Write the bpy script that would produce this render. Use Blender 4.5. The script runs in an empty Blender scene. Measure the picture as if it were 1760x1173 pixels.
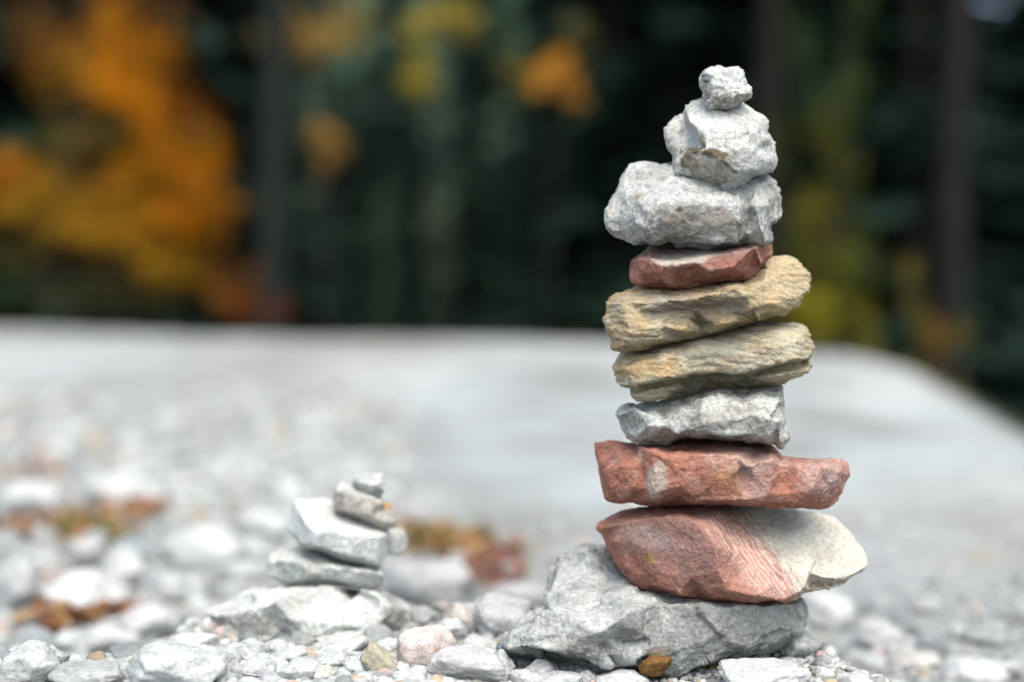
import bpy, bmesh, math, random
import numpy as np
from mathutils import Vector, Matrix
from mathutils.geometry import delaunay_2d_cdt

C = bpy.context.scene.collection
SC = bpy.context.scene
R = math.radians
# ------------------------------------------------------------------ camera, sky, sun, exposure
F = 2444.4; HC = 0.226; PITCH = math.atan(86.5 / F)
cd = bpy.data.cameras.new('camera'); cam = bpy.data.objects.new('camera', cd); C.objects.link(cam)
cd.lens = 50; cd.sensor_width = 36; cd.clip_start = 0.02; cd.clip_end = 600
cam.location = (0, 0, HC); cam.rotation_euler = (R(90) - PITCH, 0, 0)
cd.dof.use_dof = True; cd.dof.focus_distance = 0.822; cd.dof.aperture_fstop = 2.25
SC.camera = cam
w = bpy.data.worlds.new('World'); SC.world = w; w.use_nodes = True
nt = w.node_tree; bg = nt.nodes['Background']
sky = nt.nodes.new('ShaderNodeTexSky'); sky.sky_type = 'NISHITA'; sky.sun_disc = False
SUN_EL, SUN_AZ = R(62), R(165)          # azimuth measured from +Y towards +X
sky.sun_elevation = SUN_EL; sky.sun_rotation = SUN_AZ
sky.air_density = 1.0; sky.dust_density = 5.0; sky.ozone_density = 1.0
nt.links.new(sky.outputs[0], bg.inputs[0]); bg.inputs[1].default_value = 0.15
sd = bpy.data.lights.new('sun', 'SUN'); sd.energy = .85; sd.angle = R(70); sd.color = (.93, 1.0, 0.86)
sun = bpy.data.objects.new('sun', sd); C.objects.link(sun)
sv = Vector((math.sin(SUN_AZ) * math.cos(SUN_EL), math.cos(SUN_AZ) * math.cos(SUN_EL), math.sin(SUN_EL)))
sun.rotation_euler = sv.to_track_quat('Z', 'Y').to_euler(); sun.location = (0, 0, 30)
SC.view_settings.view_transform = 'Standard'; SC.view_settings.look = 'None'
SC.view_settings.exposure = 1.18; SC.view_settings.gamma = 1
SC.render.engine = 'CYCLES'; SC.cycles.use_denoising = True
SC.cycles.max_bounces = 6; SC.cycles.diffuse_bounces = 4; SC.cycles.transparent_max_bounces = 4
SC.cycles.use_adaptive_sampling = False

# ------------------------------------------------------------------ pixel <-> world
cp, sp = math.cos(PITCH), math.sin(PITCH)
def unproj(px, py, D):
    u = (px - 880) / F; v = (586.5 - py) / F
    ry = cp + v * sp; rz = -sp + v * cp
    t = D / ry
    return Vector((u * t, D, HC + rz * t))
def groundpt(px, py):
    D = np.concatenate([np.arange(.6, 1.6, .012), np.arange(1.6, 5, .06), np.arange(5, 16, .25)])
    u = (px - 880) / F; v = (586.5 - py) / F; t = D / (cp + v * sp)
    z = HC + t * (v * cp - sp); gzz = ground_z((u * t)[None], D[None])[0]
    k = int(np.argmax(z < gzz)) or len(D) - 1
    a, b = z[k - 1] - gzz[k - 1], z[k] - gzz[k]; f = a / (a - b) if a > b else 0
    return unproj(px, py, D[k - 1] + (D[k] - D[k - 1]) * min(max(f, 0), 1))
def proj(P):
    x = P[:, 0]; y = P[:, 1]; z = P[:, 2] - HC
    zc = y * cp - z * sp; yc = y * sp + z * cp
    return 880 + F * x / zc, 586.5 - F * yc / zc

# ------------------------------------------------------------------ numpy noise
def _h(ix, iy, iz, s):
    h = (ix * 374761393 + iy * 668265263 + iz * 2147483647 + s * 974634777) & 0xffffffff
    h = ((h ^ (h >> 13)) * 1274126177) & 0xffffffff
    h = ((h ^ (h >> 15)) * 2246822519) & 0xffffffff
    return h ^ (h >> 16)
def perlin(P, seed=0):
    I = np.floor(P).astype(np.int64); f = P - I
    u = f * f * f * (f * (f * 6 - 15) + 10)
    r = 0
    for dx in (0, 1):
        for dy in (0, 1):
            for dz in (0, 1):
                h = _h(I[:, 0] + dx, I[:, 1] + dy, I[:, 2] + dz, seed)
                gx = ((h & 1023) / 511.5 - 1); gy = (((h >> 10) & 1023) / 511.5 - 1); gz = (((h >> 20) & 1023) / 511.5 - 1)
                d = gx * (f[:, 0] - dx) + gy * (f[:, 1] - dy) + gz * (f[:, 2] - dz)
                wx = u[:, 0] if dx else 1 - u[:, 0]; wy = u[:, 1] if dy else 1 - u[:, 1]; wz = u[:, 2] if dz else 1 - u[:, 2]
                r = r + d * wx * wy * wz
    return r
def fbm(P, sc, oct=4, seed=0, rough=.5):
    r = 0; a = 1; Q = P / sc
    for o in range(oct):
        r = r + a * perlin(Q, seed + o * 7); Q = Q * 2.03 + 11.3; a *= rough
    return r
def ridged(P, sc, oct=3, seed=0):
    r = 0; a = 1; Q = P / sc
    for o in range(oct):
        r = r + a * (1 - 2 * np.abs(perlin(Q, seed + o * 5)) * 2); Q = Q * 2.1 + 5.1; a *= .5
    return r
def facets(P, sc, seed=0, slope=1.0):
    """piecewise tilted planes: broken, chipped rock"""
    Q = P / sc; I = np.floor(Q).astype(np.int64)
    best = np.full(len(P), 1e9); val = np.zeros(len(P))
    for dx in (-1, 0, 1):
        for dy in (-1, 0, 1):
            for dz in (-1, 0, 1):
                a, b, c = I[:, 0] + dx, I[:, 1] + dy, I[:, 2] + dz
                h = _h(a, b, c, seed); k = _h(a, b, c, seed + 91)
                fx = a + (h & 1023) / 1023.; fy = b + ((h >> 10) & 1023) / 1023.; fz = c + ((h >> 20) & 1023) / 1023.
                ex = Q[:, 0] - fx; ey = Q[:, 1] - fy; ez = Q[:, 2] - fz
                d = ex * ex + ey * ey + ez * ez
                v = (((k & 1023) / 511.5 - 1) * ex + (((k >> 10) & 1023) / 511.5 - 1) * ey + (((k >> 20) & 1023) / 511.5 - 1) * ez) * slope + ((k >> 5) & 1023) / 1023. * .5
                m = d < best; best = np.where(m, d, best); val = np.where(m, v, val)
    return val
def smooth(a, b, x):
    t = np.clip((x - a) / (b - a), 0, 1); return t * t * (3 - 2 * t)
def mixc(A, B, t):
    return A * (1 - t[:, None]) + np.array(B) * t[:, None]

# ------------------------------------------------------------------ object helpers
def tag(o, label=None, cat=None, group=None, kind=None):
    if label: o['label'] = label
    if cat: o['category'] = cat
    if group: o['group'] = group
    if kind: o['kind'] = kind
    return o
def link(name, me, mat, parent=None, loc=(0, 0, 0)):
    o = bpy.data.objects.new(name, me); C.objects.link(o); o.location = loc
    if mat:
        me.materials.clear(); me.materials.append(mat)
    if parent: o.parent = parent
    return o
def empty(name, loc):
    o = bpy.data.objects.new(name, None); C.objects.link(o); o.location = loc; o.empty_display_size = .05
    return o
def mesh_np(name, V, Fc, smooth_=True, col=None):
    me = bpy.data.meshes.new(name)
    V = np.asarray(V, dtype=np.float32); Fc = np.asarray(Fc, dtype=np.int32); n = Fc.shape[1]
    me.vertices.add(len(V)); me.vertices.foreach_set('co', V.ravel())
    me.loops.add(Fc.size); me.loops.foreach_set('vertex_index', Fc.ravel())
    me.polygons.add(len(Fc)); me.polygons.foreach_set('loop_start', np.arange(0, Fc.size, n, dtype=np.int32))
    me.update(calc_edges=True)
    me.polygons.foreach_set('use_smooth', np.full(len(Fc), smooth_, dtype=bool))
    if col is not None: set_col(me, col)
    me.validate()
    return me
def set_col(me, col):
    a = me.color_attributes.new('Col', 'FLOAT_COLOR', 'POINT')
    c = np.ones((len(col), 4), dtype=np.float32); c[:, :3] = np.clip(col, 0, 1)
    a.data.foreach_set('color', c.ravel())

# ------------------------------------------------------------------ materials
def newmat(name):
    m = bpy.data.materials.new(name); m.use_nodes = True
    return m, m.node_tree, m.node_tree.nodes['Principled BSDF']
def rockmat(name, grain=.25, bump=.35, speck=(.25, .22, .2), speck_amt=.35, rough=.88, s=1.0, vary=0.0, const=None):
    m, t, b = newmat(name); N = t.nodes; L = t.links
    tc = N.new('ShaderNodeTexCoord')
    if const is None:
        at = N.new('ShaderNodeAttribute'); at.attribute_name = 'Col'; col = at.outputs['Color']
    else:
        rg = N.new('ShaderNodeRGB'); rg.outputs[0].default_value = (*const, 1); col = rg.outputs[0]
    def noise(sc, det=4, rough_=.6):
        n = N.new('ShaderNodeTexNoise'); n.inputs['Scale'].default_value = sc * s; n.inputs['Detail'].default_value = det
        n.inputs['Roughness'].default_value = rough_; L.new(tc.outputs['Object'], n.inputs['Vector']); return n
    def ramp(src, a, b_, c0=(0, 0, 0, 1), c1=(1, 1, 1, 1)):
        r = N.new('ShaderNodeValToRGB'); r.color_ramp.elements[0].position = a; r.color_ramp.elements[1].position = b_
        r.color_ramp.elements[0].color = c0; r.color_ramp.elements[1].color = c1; L.new(src, r.inputs[0]); return r
    def mix(fac, a, b_, mode='MIX'):
        x = N.new('ShaderNodeMix'); x.data_type = 'RGBA'; x.blend_type = mode
        if isinstance(fac, float): x.inputs[0].default_value = fac
        else: L.new(fac, x.inputs[0])
        for k, v in ((6, a), (7, b_)):
            if isinstance(v, tuple): x.inputs[k].default_value = v
            else: L.new(v, x.inputs[k])
        return x.outputs[2]
    n1 = noise(380, 6, .7); r1 = ramp(n1.outputs[0], .3, .7, (1 - grain,) * 3 + (1,), (1 + grain * .6,) * 3 + (1,))
    col = mix(1.0, col, r1.outputs[0], 'MULTIPLY')
    n0 = noise(45, 5, .65); r0 = ramp(n0.outputs[0], .3, .7, (1 - grain * .8,) * 3 + (1,), (1 + grain * .4,) * 3 + (1,))
    col = mix(1.0, col, r0.outputs[0], 'MULTIPLY')
    n2 = noise(900, 2, .6); r2 = ramp(n2.outputs[0], .62, .72)
    mm = N.new('ShaderNodeMath'); mm.operation = 'MULTIPLY'; mm.inputs[1].default_value = speck_amt; L.new(r2.outputs[0], mm.inputs[0])
    col = mix(mm.outputs[0], col, (*speck, 1))
    if vary:
        oi = N.new('ShaderNodeObjectInfo'); rv = ramp(oi.outputs['Random'], 0, 1, (1 - vary, 1 - vary, 1 - vary * .9, 1), (1, 1, 1, 1))
        e = rv.color_ramp.elements.new(.5); e.color = (1, .93, .86, 1)
        e = rv.color_ramp.elements.new(.25); e.color = (.93, .97, 1, 1)
        col = mix(1.0, col, rv.outputs[0], 'MULTIPLY')
    L.new(col, b.inputs['Base Color'])
    b.inputs['Roughness'].default_value = rough; b.inputs['Specular IOR Level'].default_value = .25
    b1 = N.new('ShaderNodeBump'); b1.inputs['Strength'].default_value = bump; b1.inputs['Distance'].default_value = .0014 / s
    nb = noise(260, 8, .72); L.new(nb.outputs[0], b1.inputs['Height'])
    b2 = N.new('ShaderNodeBump'); b2.inputs['Strength'].default_value = bump; b2.inputs['Distance'].default_value = .0008 / s
    vn = N.new('ShaderNodeTexVoronoi'); vn.inputs['Scale'].default_value = 520 * s; L.new(tc.outputs['Object'], vn.inputs['Vector'])
    L.new(vn.outputs[0], b2.inputs['Height']); L.new(b1.outputs[0], b2.inputs['Normal'])
    L.new(b2.outputs[0], b.inputs['Normal'])
    return m
M_LIME = rockmat('limestone', .42, .5, (.16, .155, .15), .55)
M_SAND = rockmat('red_sandstone', .34, .6, (.6, .45, .38), .3)
M_SCH = rockmat('ochre_schist', .3, .55, (.16, .11, .05), .35)
M_PEB = rockmat('pebble_limestone', .25, .45, (.25, .24, .23), .3, vary=.3)
M_CHIP = rockmat('gravel_chips', .25, .4, (.25, .24, .23), .25)
def plainmat(name, rough=.8, transl=0.0, const=None):
    m, t, b = newmat(name); N = t.nodes; L = t.links
    if const is None:
        at = N.new('ShaderNodeAttribute'); at.attribute_name = 'Col'; col = at.outputs['Color']
    else:
        rg = N.new('ShaderNodeRGB'); rg.outputs[0].default_value = (*const, 1); col = rg.outputs[0]
    tc = N.new('ShaderNodeTexCoord'); n = N.new('ShaderNodeTexNoise'); n.inputs['Scale'].default_value = 3 if not transl else 8
    n.inputs['Detail'].default_value = 5; L.new(tc.outputs['Object'], n.inputs[0])
    r = N.new('ShaderNodeValToRGB'); r.color_ramp.elements[0].color = (.7, .7, .7, 1); r.color_ramp.elements[1].color = (1.15, 1.15, 1.15, 1)
    r.color_ramp.elements[0].position = .3; r.color_ramp.elements[1].position = .7; L.new(n.outputs[0], r.inputs[0])
    x = N.new('ShaderNodeMix'); x.data_type = 'RGBA'; x.blend_type = 'MULTIPLY'; x.inputs[0].default_value = 1
    L.new(col, x.inputs[6]); L.new(r.outputs[0], x.inputs[7])
    L.new(x.outputs[2], b.inputs['Base Color']); b.inputs['Roughness'].default_value = rough; b.inputs['Specular IOR Level'].default_value = .2
    if transl:
        tr = N.new('ShaderNodeBsdfTranslucent'); L.new(x.outputs[2], tr.inputs[0])
        ms = N.new('ShaderNodeMixShader'); ms.inputs[0].default_value = transl
        L.new(b.outputs[0], ms.inputs[1]); L.new(tr.outputs[0], ms.inputs[2]); L.new(ms.outputs[0], N['Material Output'].inputs[0])
    return m
M_LEAF = plainmat('autumn_leaves', .7, .4)
M_NEEDLE = plainmat('spruce_needles', .9, 0)
M_BARK = plainmat('bark', .95, 0)
M_LITTER = plainmat('dry_leaves', .75, .2)
M_GRASS = plainmat('grass', .8, .3)

# ------------------------------------------------------------------ ground
EDGE = [(-30, 16), (-8, 12.5), (-3.75, 10.4), (-1.23, 7.9), (.47, 7.2), (1.0, 6.1), (1.19, 5.2), (1.22, 4.7), (1.08, 3.68), (.88, 2.63), (.81, 2.25), (.74, 1.8), (.68, 1.2), (.66, .5), (.7, -3), (1.5, -10)]
EDGE = [(a * 1.31, b * (1.16 if b > 6 else 1.22 if b > 4 else 1.31)) for a, b in EDGE]
def edge_dist(X, Y):
    """signed distance to the bank's edge, positive beyond it"""
    best = np.full(X.shape, 1e9); sg = np.ones(X.shape)
    for (ax, ay), (bx, by) in zip(EDGE[:-1], EDGE[1:]):
        dx, dy = bx - ax, by - ay; t = np.clip(((X - ax) * dx + (Y - ay) * dy) / (dx * dx + dy * dy), 0, 1)
        ex, ey = X - ax - t * dx, Y - ay - t * dy; d = ex * ex + ey * ey
        s = (dx * (Y - ay) - dy * (X - ax))
        m = d < best; best = np.where(m, d, best); sg = np.where(m, np.sign(s), sg)
    return np.sqrt(best) * sg
def ground_z(X, Y):
    X = np.asarray(X, float); Y = np.asarray(Y, float)
    P = np.stack([X, Y, X * 0], -1).reshape(-1, 3)
    d = edge_dist(X, Y)
    z = (fbm(P, 1.1, 3, 5) * .02 + fbm(P, .16, 3, 9) * .006).reshape(X.shape)
    st = .85 + .15 * smooth(-.24, -.19, X) - .055 * smooth(-.02, .06, X)
    z = z - .07 * np.maximum(smooth(0, .13, Y - st + z * 0), smooth(.19, .27, X + .2 * (Y - .85)))
    left = smooth(-.15, -.5, X) * smooth(3., 1.2, Y)
    z = z + left * (fbm(P, .3, 2, 15).reshape(X.shape) * .012 + .003)
    fall = np.where(d > -.12, (d + .12), 0); z = z - fall ** 2 / (fall + .45) * .75
    z = np.maximum(z, -3.2 + (fbm(P, 4, 3, 3) * .35).reshape(X.shape))
    rr = np.hypot(X, Y * 1.0)
    hill = np.clip(rr - 34, 0, None)
    az = np.degrees(np.arctan2(X, np.maximum(Y, .01)))
    notch = np.exp(-((az - 18.6) / 1.3) ** 2)
    hz = hill * .62 * (1 + (fbm(P, 25, 2, 44) * .25).reshape(X.shape))
    hz = np.minimum(hz, 32)
    hz = hz * (1 - notch * .62)
    return z + np.where(Y > 0, hz, hz * .35)
def graded(a, b, fine0, fine1, df, g):
    v = [fine0]
    while v[-1] < fine1: v.append(v[-1] + df)
    s = df
    while v[-1] < b: s *= g; v.append(v[-1] + s)
    s = df; u = [fine0]
    while u[-1] > a: s *= g; u.append(u[-1] - s)
    return np.array(u[:0:-1] + v)
gx = graded(-170, 170, -.9, .95, .01, 1.06); gy = graded(-150, 190, .6, 2.4, .01, 1.045)
X, Y = np.meshgrid(gx, gy); Z = ground_z(X, Y)
nx, ny = len(gx), len(gy)
idx = np.arange(nx * ny).reshape(ny, nx)
Fc = np.stack([idx[:-1, :-1], idx[:-1, 1:], idx[1:, 1:], idx[1:, :-1]], -1).reshape(-1, 4)
P = np.stack([X, Y, Z], -1).reshape(-1, 3)
ed = edge_dist(X, Y).ravel() + fbm(P, .4, 3, 8) * .15
base = np.tile(np.array([.36, .39, .39]), (len(P), 1))
base = mixc(base, (.23, .245, .24), smooth(-.2, .4, fbm(P * np.array([1, .6, 1]), .5, 4, 21)))
base = mixc(base, (.43, .455, .45), smooth(.0, .4, fbm(P * np.array([1, .35, 1]), .9, 4, 61)) * .8)
base = mixc(base, (.24, .235, .205), smooth(-.05, .4, fbm(P * np.array([1, .3, 1]), 1.4, 4, 31)) * .6)
nearr = smooth(.35, .75, P[:, 0]) * smooth(2.6, 1.2, P[:, 1])
base = mixc(base, (.26, .245, .20), nearr * .7)
near = smooth(1.9, 1.0, P[:, 1]); base = mixc(base, (.20, .205, .20), near * .6)
soil = mixc(np.tile(np.array([.022, .03, .015]), (len(P), 1)), (.035, .028, .014), smooth(-.2, .3, fbm(P, .8, 3, 77)))
far = smooth(30, 60, np.hypot(P[:, 0], P[:, 1]))
soil = mixc(soil, (.018, .055, .035), far)
col = base * (1 - smooth(-.03, .12, ed)[:, None]) + soil * smooth(-.03, .12, ed)[:, None]
gm = rockmat('ground_gravel', .22, .8, (.3, .28, .25), .3, s=.28)
g = link('ground', mesh_np('ground', P, Fc, True, col), gm); tag(g, kind='structure')
def gz(x, y): return float(ground_z(np.array([[x]]), np.array([[y]]))[0, 0])

# ------------------------------------------------------------------ traced rocks: front relief + back, closed, remeshed, weathered
def build_rock(name, D0, crop, rim, ridges, back=40, backscale=.78, inset=5, bulge=7, voxel=.0009, sm=1, disp=None, color=None, mat=None, rimd=0, topd=8, botd=-4, dz=0):
    ox, oy, s = crop
    rim = [(ox + p[0] / s, oy + p[1] / s) + ((p[2],) if len(p) > 2 else (None,)) for p in rim]
    ys = [p[1] for p in rim]; y0, y1 = min(ys), max(ys)
    area = sum(rim[i][0] * rim[(i + 1) % len(rim)][1] - rim[(i + 1) % len(rim)][0] * rim[i][1] for i in range(len(rim)))
    if area < 0: rim = rim[::-1]
    n = len(rim); pts = []; dep = []
    for x, y, d in rim:
        f = (y - y0) / (y1 - y0)
        if d is None: d = rimd + topd * (1 - f) + botd * f
        pts.append((x, y)); dep.append(d)
    cons = [(i, (i + 1) % n) for i in range(n)]
    front_pts = list(pts); fd = list(dep); fe = list(cons)
    # inset ring rounds the edge over
    for i in range(n):
        ax, ay = pts[i - 1]; bx, by = pts[(i + 1) % n]; tx, ty = bx - ax, by - ay; l = math.hypot(tx, ty) or 1
        nxx, nyy = -ty / l, tx / l
        front_pts.append((pts[i][0] + nxx * inset, pts[i][1] + nyy * inset)); fd.append(dep[i] - bulge)
    for line in ridges:
        st = len(front_pts)
        for k, p in enumerate(line):
            front_pts.append((ox + p[0] / s, oy + p[1] / s)); fd.append(p[2])
            if k: fe.append((st + k - 1, st + k))
    def cdt(P2, E2, d2):
        vs, es, fs, ov, oe, of = delaunay_2d_cdt([Vector(p) for p in P2], E2, [list(range(n))], 1, 1e-4)
        dd = []
        for k, v in enumerate(vs):
            if ov[k]: dd.append(d2[ov[k][0]])
            else:
                best = sorted(((v[0] - P2[j][0]) ** 2 + (v[1] - P2[j][1]) ** 2, j) for j in range(len(P2)))[:3]
                ww = [1 / (b[0] + .1) for b in best]; dd.append(sum(a * d2[b[1]] for a, b in zip(ww, best)) / sum(ww))
        return vs, fs, dd
    cx = sum(p[0] for p in pts) / n; cy = sum(p[1] for p in pts) / n
    bp = list(pts); bd = list(dep)
    rnd = random.Random(name)
    for i in range(n):
        k = backscale * rnd.uniform(.9, 1.05)
        bp.append((cx + (pts[i][0] - cx) * k, cy + (pts[i][1] - cy) * k)); bd.append(dep[i] + (back - rimd) * rnd.uniform(.75, 1.05))
    bp.append((cx, cy)); bd.append(back + 4)
    bm = bmesh.new()
    for P2, E2, d2, flip in ((front_pts, fe, fd, False), (bp, cons, bd, True)):
        vs, fs, dd = cdt(P2, E2, d2)
        V = [bm.verts.new(unproj(v[0], v[1], D0 + d * .001)) for v, d in zip(vs, dd)]
        for f in fs:
            q = [V[k] for k in f]
            if flip: q = q[::-1]
            try: bm.faces.new(q)
            except ValueError: pass
    bmesh.ops.remove_doubles(bm, verts=bm.verts, dist=1e-6)
    bmesh.ops.recalc_face_normals(bm, faces=bm.faces)
    me = bpy.data.meshes.new(name + '_raw'); bm.to_mesh(me); bm.free()
    o = bpy.data.objects.new(name, me); C.objects.link(o)
    md = o.modifiers.new('r', 'REMESH'); md.mode = 'VOXEL'; md.voxel_size = voxel
    ms = o.modifiers.new('s', 'SMOOTH'); ms.factor = .6; ms.iterations = sm
    dg = bpy.context.evaluated_depsgraph_get(); ev = o.evaluated_get(dg)
    m2 = bpy.data.meshes.new_from_object(ev); o.modifiers.clear()
    old = o.data; o.data = m2; bpy.data.meshes.remove(old); m2.name = name
    nv = len(m2.vertices); V = np.empty(nv * 3, dtype=np.float32); m2.vertices.foreach_get('co', V); V = V.reshape(-1, 3).astype(float)
    Nn = np.empty(nv * 3, dtype=np.float32); m2.vertices.foreach_get('normal', Nn); Nn = Nn.reshape(-1, 3)
    Pm = V * 1000
    if disp is not None: V = V + Nn * (disp(Pm) * .001)[:, None]
    px, py = proj(V)
    cc = color(Pm, (px - ox) * s, (py - oy) * s, Nn) if color else np.tile(np.array([.5, .5, .5]), (nv, 1))
    o_loc = np.array([V[:, 0].mean(), V[:, 1].mean(), V[:, 2].min()])
    V = V - o_loc
    m2.vertices.foreach_set('co', V.astype(np.float32).ravel()); m2.update()
    m2.polygons.foreach_set('use_smooth', np.ones(len(m2.polygons), dtype=bool))
    for a in list(m2.color_attributes): m2.color_attributes.remove(a)
    set_col(m2, cc)
    m2.materials.clear(); m2.materials.append(mat)
    o.location = (o_loc[0], o_loc[1], o_loc[2] + dz)
    return o

def d_lime(seed, a=1.0, fs=13):
    return lambda P: a * (1.5 * (facets(P + fbm(P, 12, 2, seed)[:, None] * 3, fs, seed) - .25) + .9 * (facets(P + fbm(P, 5, 2, seed + 1)[:, None] * 1.5, fs * .42, seed + 3) - .25)
                          + 1.0 * fbm(P, 9, 5, seed + 5, .55) - .9 * smooth(.28, .55, fbm(P, 4.5, 2, seed + 8)))
def d_sand(seed, a=1.0):
    return lambda P: a * (1.5 * (facets(P + fbm(P, 15, 2, seed)[:, None] * 4, 20, seed) - .25) + .6 * (facets(P, 7, seed + 2) - .25) + .9 * fbm(P, 8, 5, seed + 5, .6))
def d_schist(seed, nrm, a=1.0):
    nrm = np.array(nrm, float); nrm /= np.linalg.norm(nrm)
    def f(P):
        W = P + fbm(P, 25, 2, seed)[:, None] * nrm * 5
        h = W @ nrm
        T = P - (P @ nrm)[:, None] * nrm
        Q = T * .07 + (h[:, None] * nrm) * .55
        lay = fbm(Q, 1.0, 4, seed + 3, .6)
        Q2 = T * .03 + (h[:, None] * nrm) * .2
        return a * (1.2 * np.clip(lay, -.5, .35) + 1.0 * fbm(Q2, 1, 2, seed + 9) + .35 * fbm(P, 9, 4, seed + 6) + 1.0 * (facets(Q * 1.0, 1.6, seed + 4) - .25))
    return f
def c_lime(seed, base=(.53, .56, .56), dark=(.27, .28, .28), warm=(.50, .45, .39), wa=.35, da=.55, extra=None):
    def f(P, x, y, N):
        c = np.tile(np.array(base), (len(P), 1))
        c = mixc(c, dark, smooth(-.05, .5, fbm(P, 16, 5, seed, .65)) * da)
        c = mixc(c, warm, smooth(.05, .6, fbm(P, 22, 4, seed + 30, .6)) * wa)
        c = mixc(c, np.array(base) * 1.16, smooth(.1, .6, fbm(P, 7, 4, seed + 60, .6)) * .6)
        v = np.abs(fbm(P + fbm(P, 10, 2, seed)[:, None] * 4, 26, 3, seed + 77)); c = mixc(c, dark, smooth(.022, .0, v) * .35)
        if extra: c = extra(c, P, x, y, N)
        return c * np.array([.79, .805, .775])
    return f
def blob(x, y, cx, cy, rx, ry, P, seed, soft=.5, wob=.5, ang=0):
    dx, dy = x - cx, y - cy; ca, sa = math.cos(ang), math.sin(ang)
    u = (dx * ca + dy * sa) / rx; v = (-dx * sa + dy * ca) / ry
    d = np.sqrt(u * u + v * v) + fbm(P, 6, 4, seed, .6) * wob
    return smooth(1 + soft * .5, 1 - soft * .5, d)
K1 = (1000, 90, 3.352); K2 = (1000, 400, 3.666); K3 = (1000, 640, 3.52); K4 = (980, 850, 3.143); K5 = (820, 900, 2.839); K6 = (330, 780, 2.985)
D0 = .85
TALL = 'stones of the tall cairn'
# -- 1 topmost
def x1(c, P, x, y, N):
    t = smooth(-20, 30, y - (170 + .28 * (x - 690)) + 40 * fbm(P, 5, 4, 3))
    c = mixc(c, (.27, .21, .13), t * smooth(-.15, .3, fbm(P, 2.5, 4, 31, .7)) * .85)
    return mixc(c, (.17, .18, .19), blob(x, y, 725, 148, 38, 26, P, 4))
o = build_rock('cairn_stone', D0 - .002, K1, [(672, 150), (700, 95), (740, 82), (820, 83), (900, 80), (935, 100), (950, 145), (980, 200), (985, 260), (930, 292), (880, 322), (830, 336), (740, 334), (705, 310), (695, 270), (680, 200)],
    [[(700, 160, -8), (760, 185, -14), (850, 200, -17), (930, 240, -15), (972, 238, -8)], [(760, 260, -15), (850, 270, -16), (920, 280, -10)], [(800, 130, -8)], [(760, 310, -9), (830, 318, -9)]],
    back=16, disp=lambda P: .9 * fbm(P, 6, 4, 3) + .7 * (facets(P, 7, 5) - .25) - .9 * smooth(.15, .5, ridged(P * np.array([.5, .5, 1.3]), 5, 3, 8) - .6), color=c_lime(11, (.60, .62, .62), (.38, .38, .37), extra=x1), mat=M_LIME, topd=5, bulge=4)
tag(o, 'small white knobbly stone balanced on the very top of the tall cairn', 'stone', TALL)
# -- 2
def x2(c, P, x, y, N):
    c = mixc(c, (.13, .10, .05), blob(x, y, 625, 630, 60, 70, P, 14, .5, .9, -.6) * .85)
    c = mixc(c, (.15, .115, .06), blob(x, y, 740, 580, 105, 30, P, 15, .6, 1.1, .15) * .95)
    c = mixc(c, (.17, .13, .07), blob(x, y, 830, 640, 75, 14, P, 16, .6, .8, .75) * .9)
    c = mixc(c, (.18, .14, .08), blob(x, y, 700, 505, 16, 50, P, 17, .6, .8, -.3) * .8)
    c = mixc(c, (.42, .38, .30), blob(x, y, 740, 690, 120, 70, P, 18, .8, .5, .3) * .6)
    return mixc(c, (.60, .56, .53), smooth(640, 560, x + .3 * y - 130) * smooth(330, 400, y) * .5)
o = build_rock('cairn_stone', D0, K1, [(585, 315), (620, 290), (680, 265), (760, 262), (850, 262), (940, 290), (1000, 335), (1050, 365), (1078, 410), (1080, 470), (1110, 510), (1125, 570), (1135, 620), (1125, 660), (1100, 690), (1000, 720), (930, 760), (880, 790), (830, 803), (780, 795), (720, 770), (660, 735), (600, 725), (545, 705), (530, 690, 2), (513, 640, 8), (520, 590, 8), (495, 550, 8), (480, 500, 8), (475, 450, 10), (490, 410, 12), (540, 370, 14), (585, 355, 12), (592, 335, 4)],
    [[(600, 325, -6), (615, 390, -12), (672, 450, -20), (694, 510, -23), (722, 560, -27)], [(592, 400, 9), (640, 462, 4), (668, 520, 1), (640, 550, 0)], [(540, 430, 5), (545, 500, 2), (575, 560, -1), (560, 640, -8)],
     [(694, 480, -22), (780, 440, -22), (900, 445, -25), (1000, 470, -24), (1068, 500, -14)], [(722, 560, -27), (800, 620, -32), (890, 690, -29), (1000, 680, -24), (1100, 620, -12)], [(610, 580, -15), (660, 565, -20), (722, 560, -27)],
     [(640, 650, -17), (700, 700, -15), (800, 750, -14), (860, 770, -12)], [(780, 350, -8), (950, 370, -8)], [(900, 560, -31), (1000, 570, -27)]],
    back=28, disp=d_lime(22, .75), color=c_lime(23, (.62, .635, .63), (.42, .42, .41), extra=x2), mat=M_LIME, topd=14, botd=-8, bulge=4)
tag(o, 'whitish grey block with a brown stain, second stone from the top of the tall cairn', 'stone', TALL)
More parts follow.
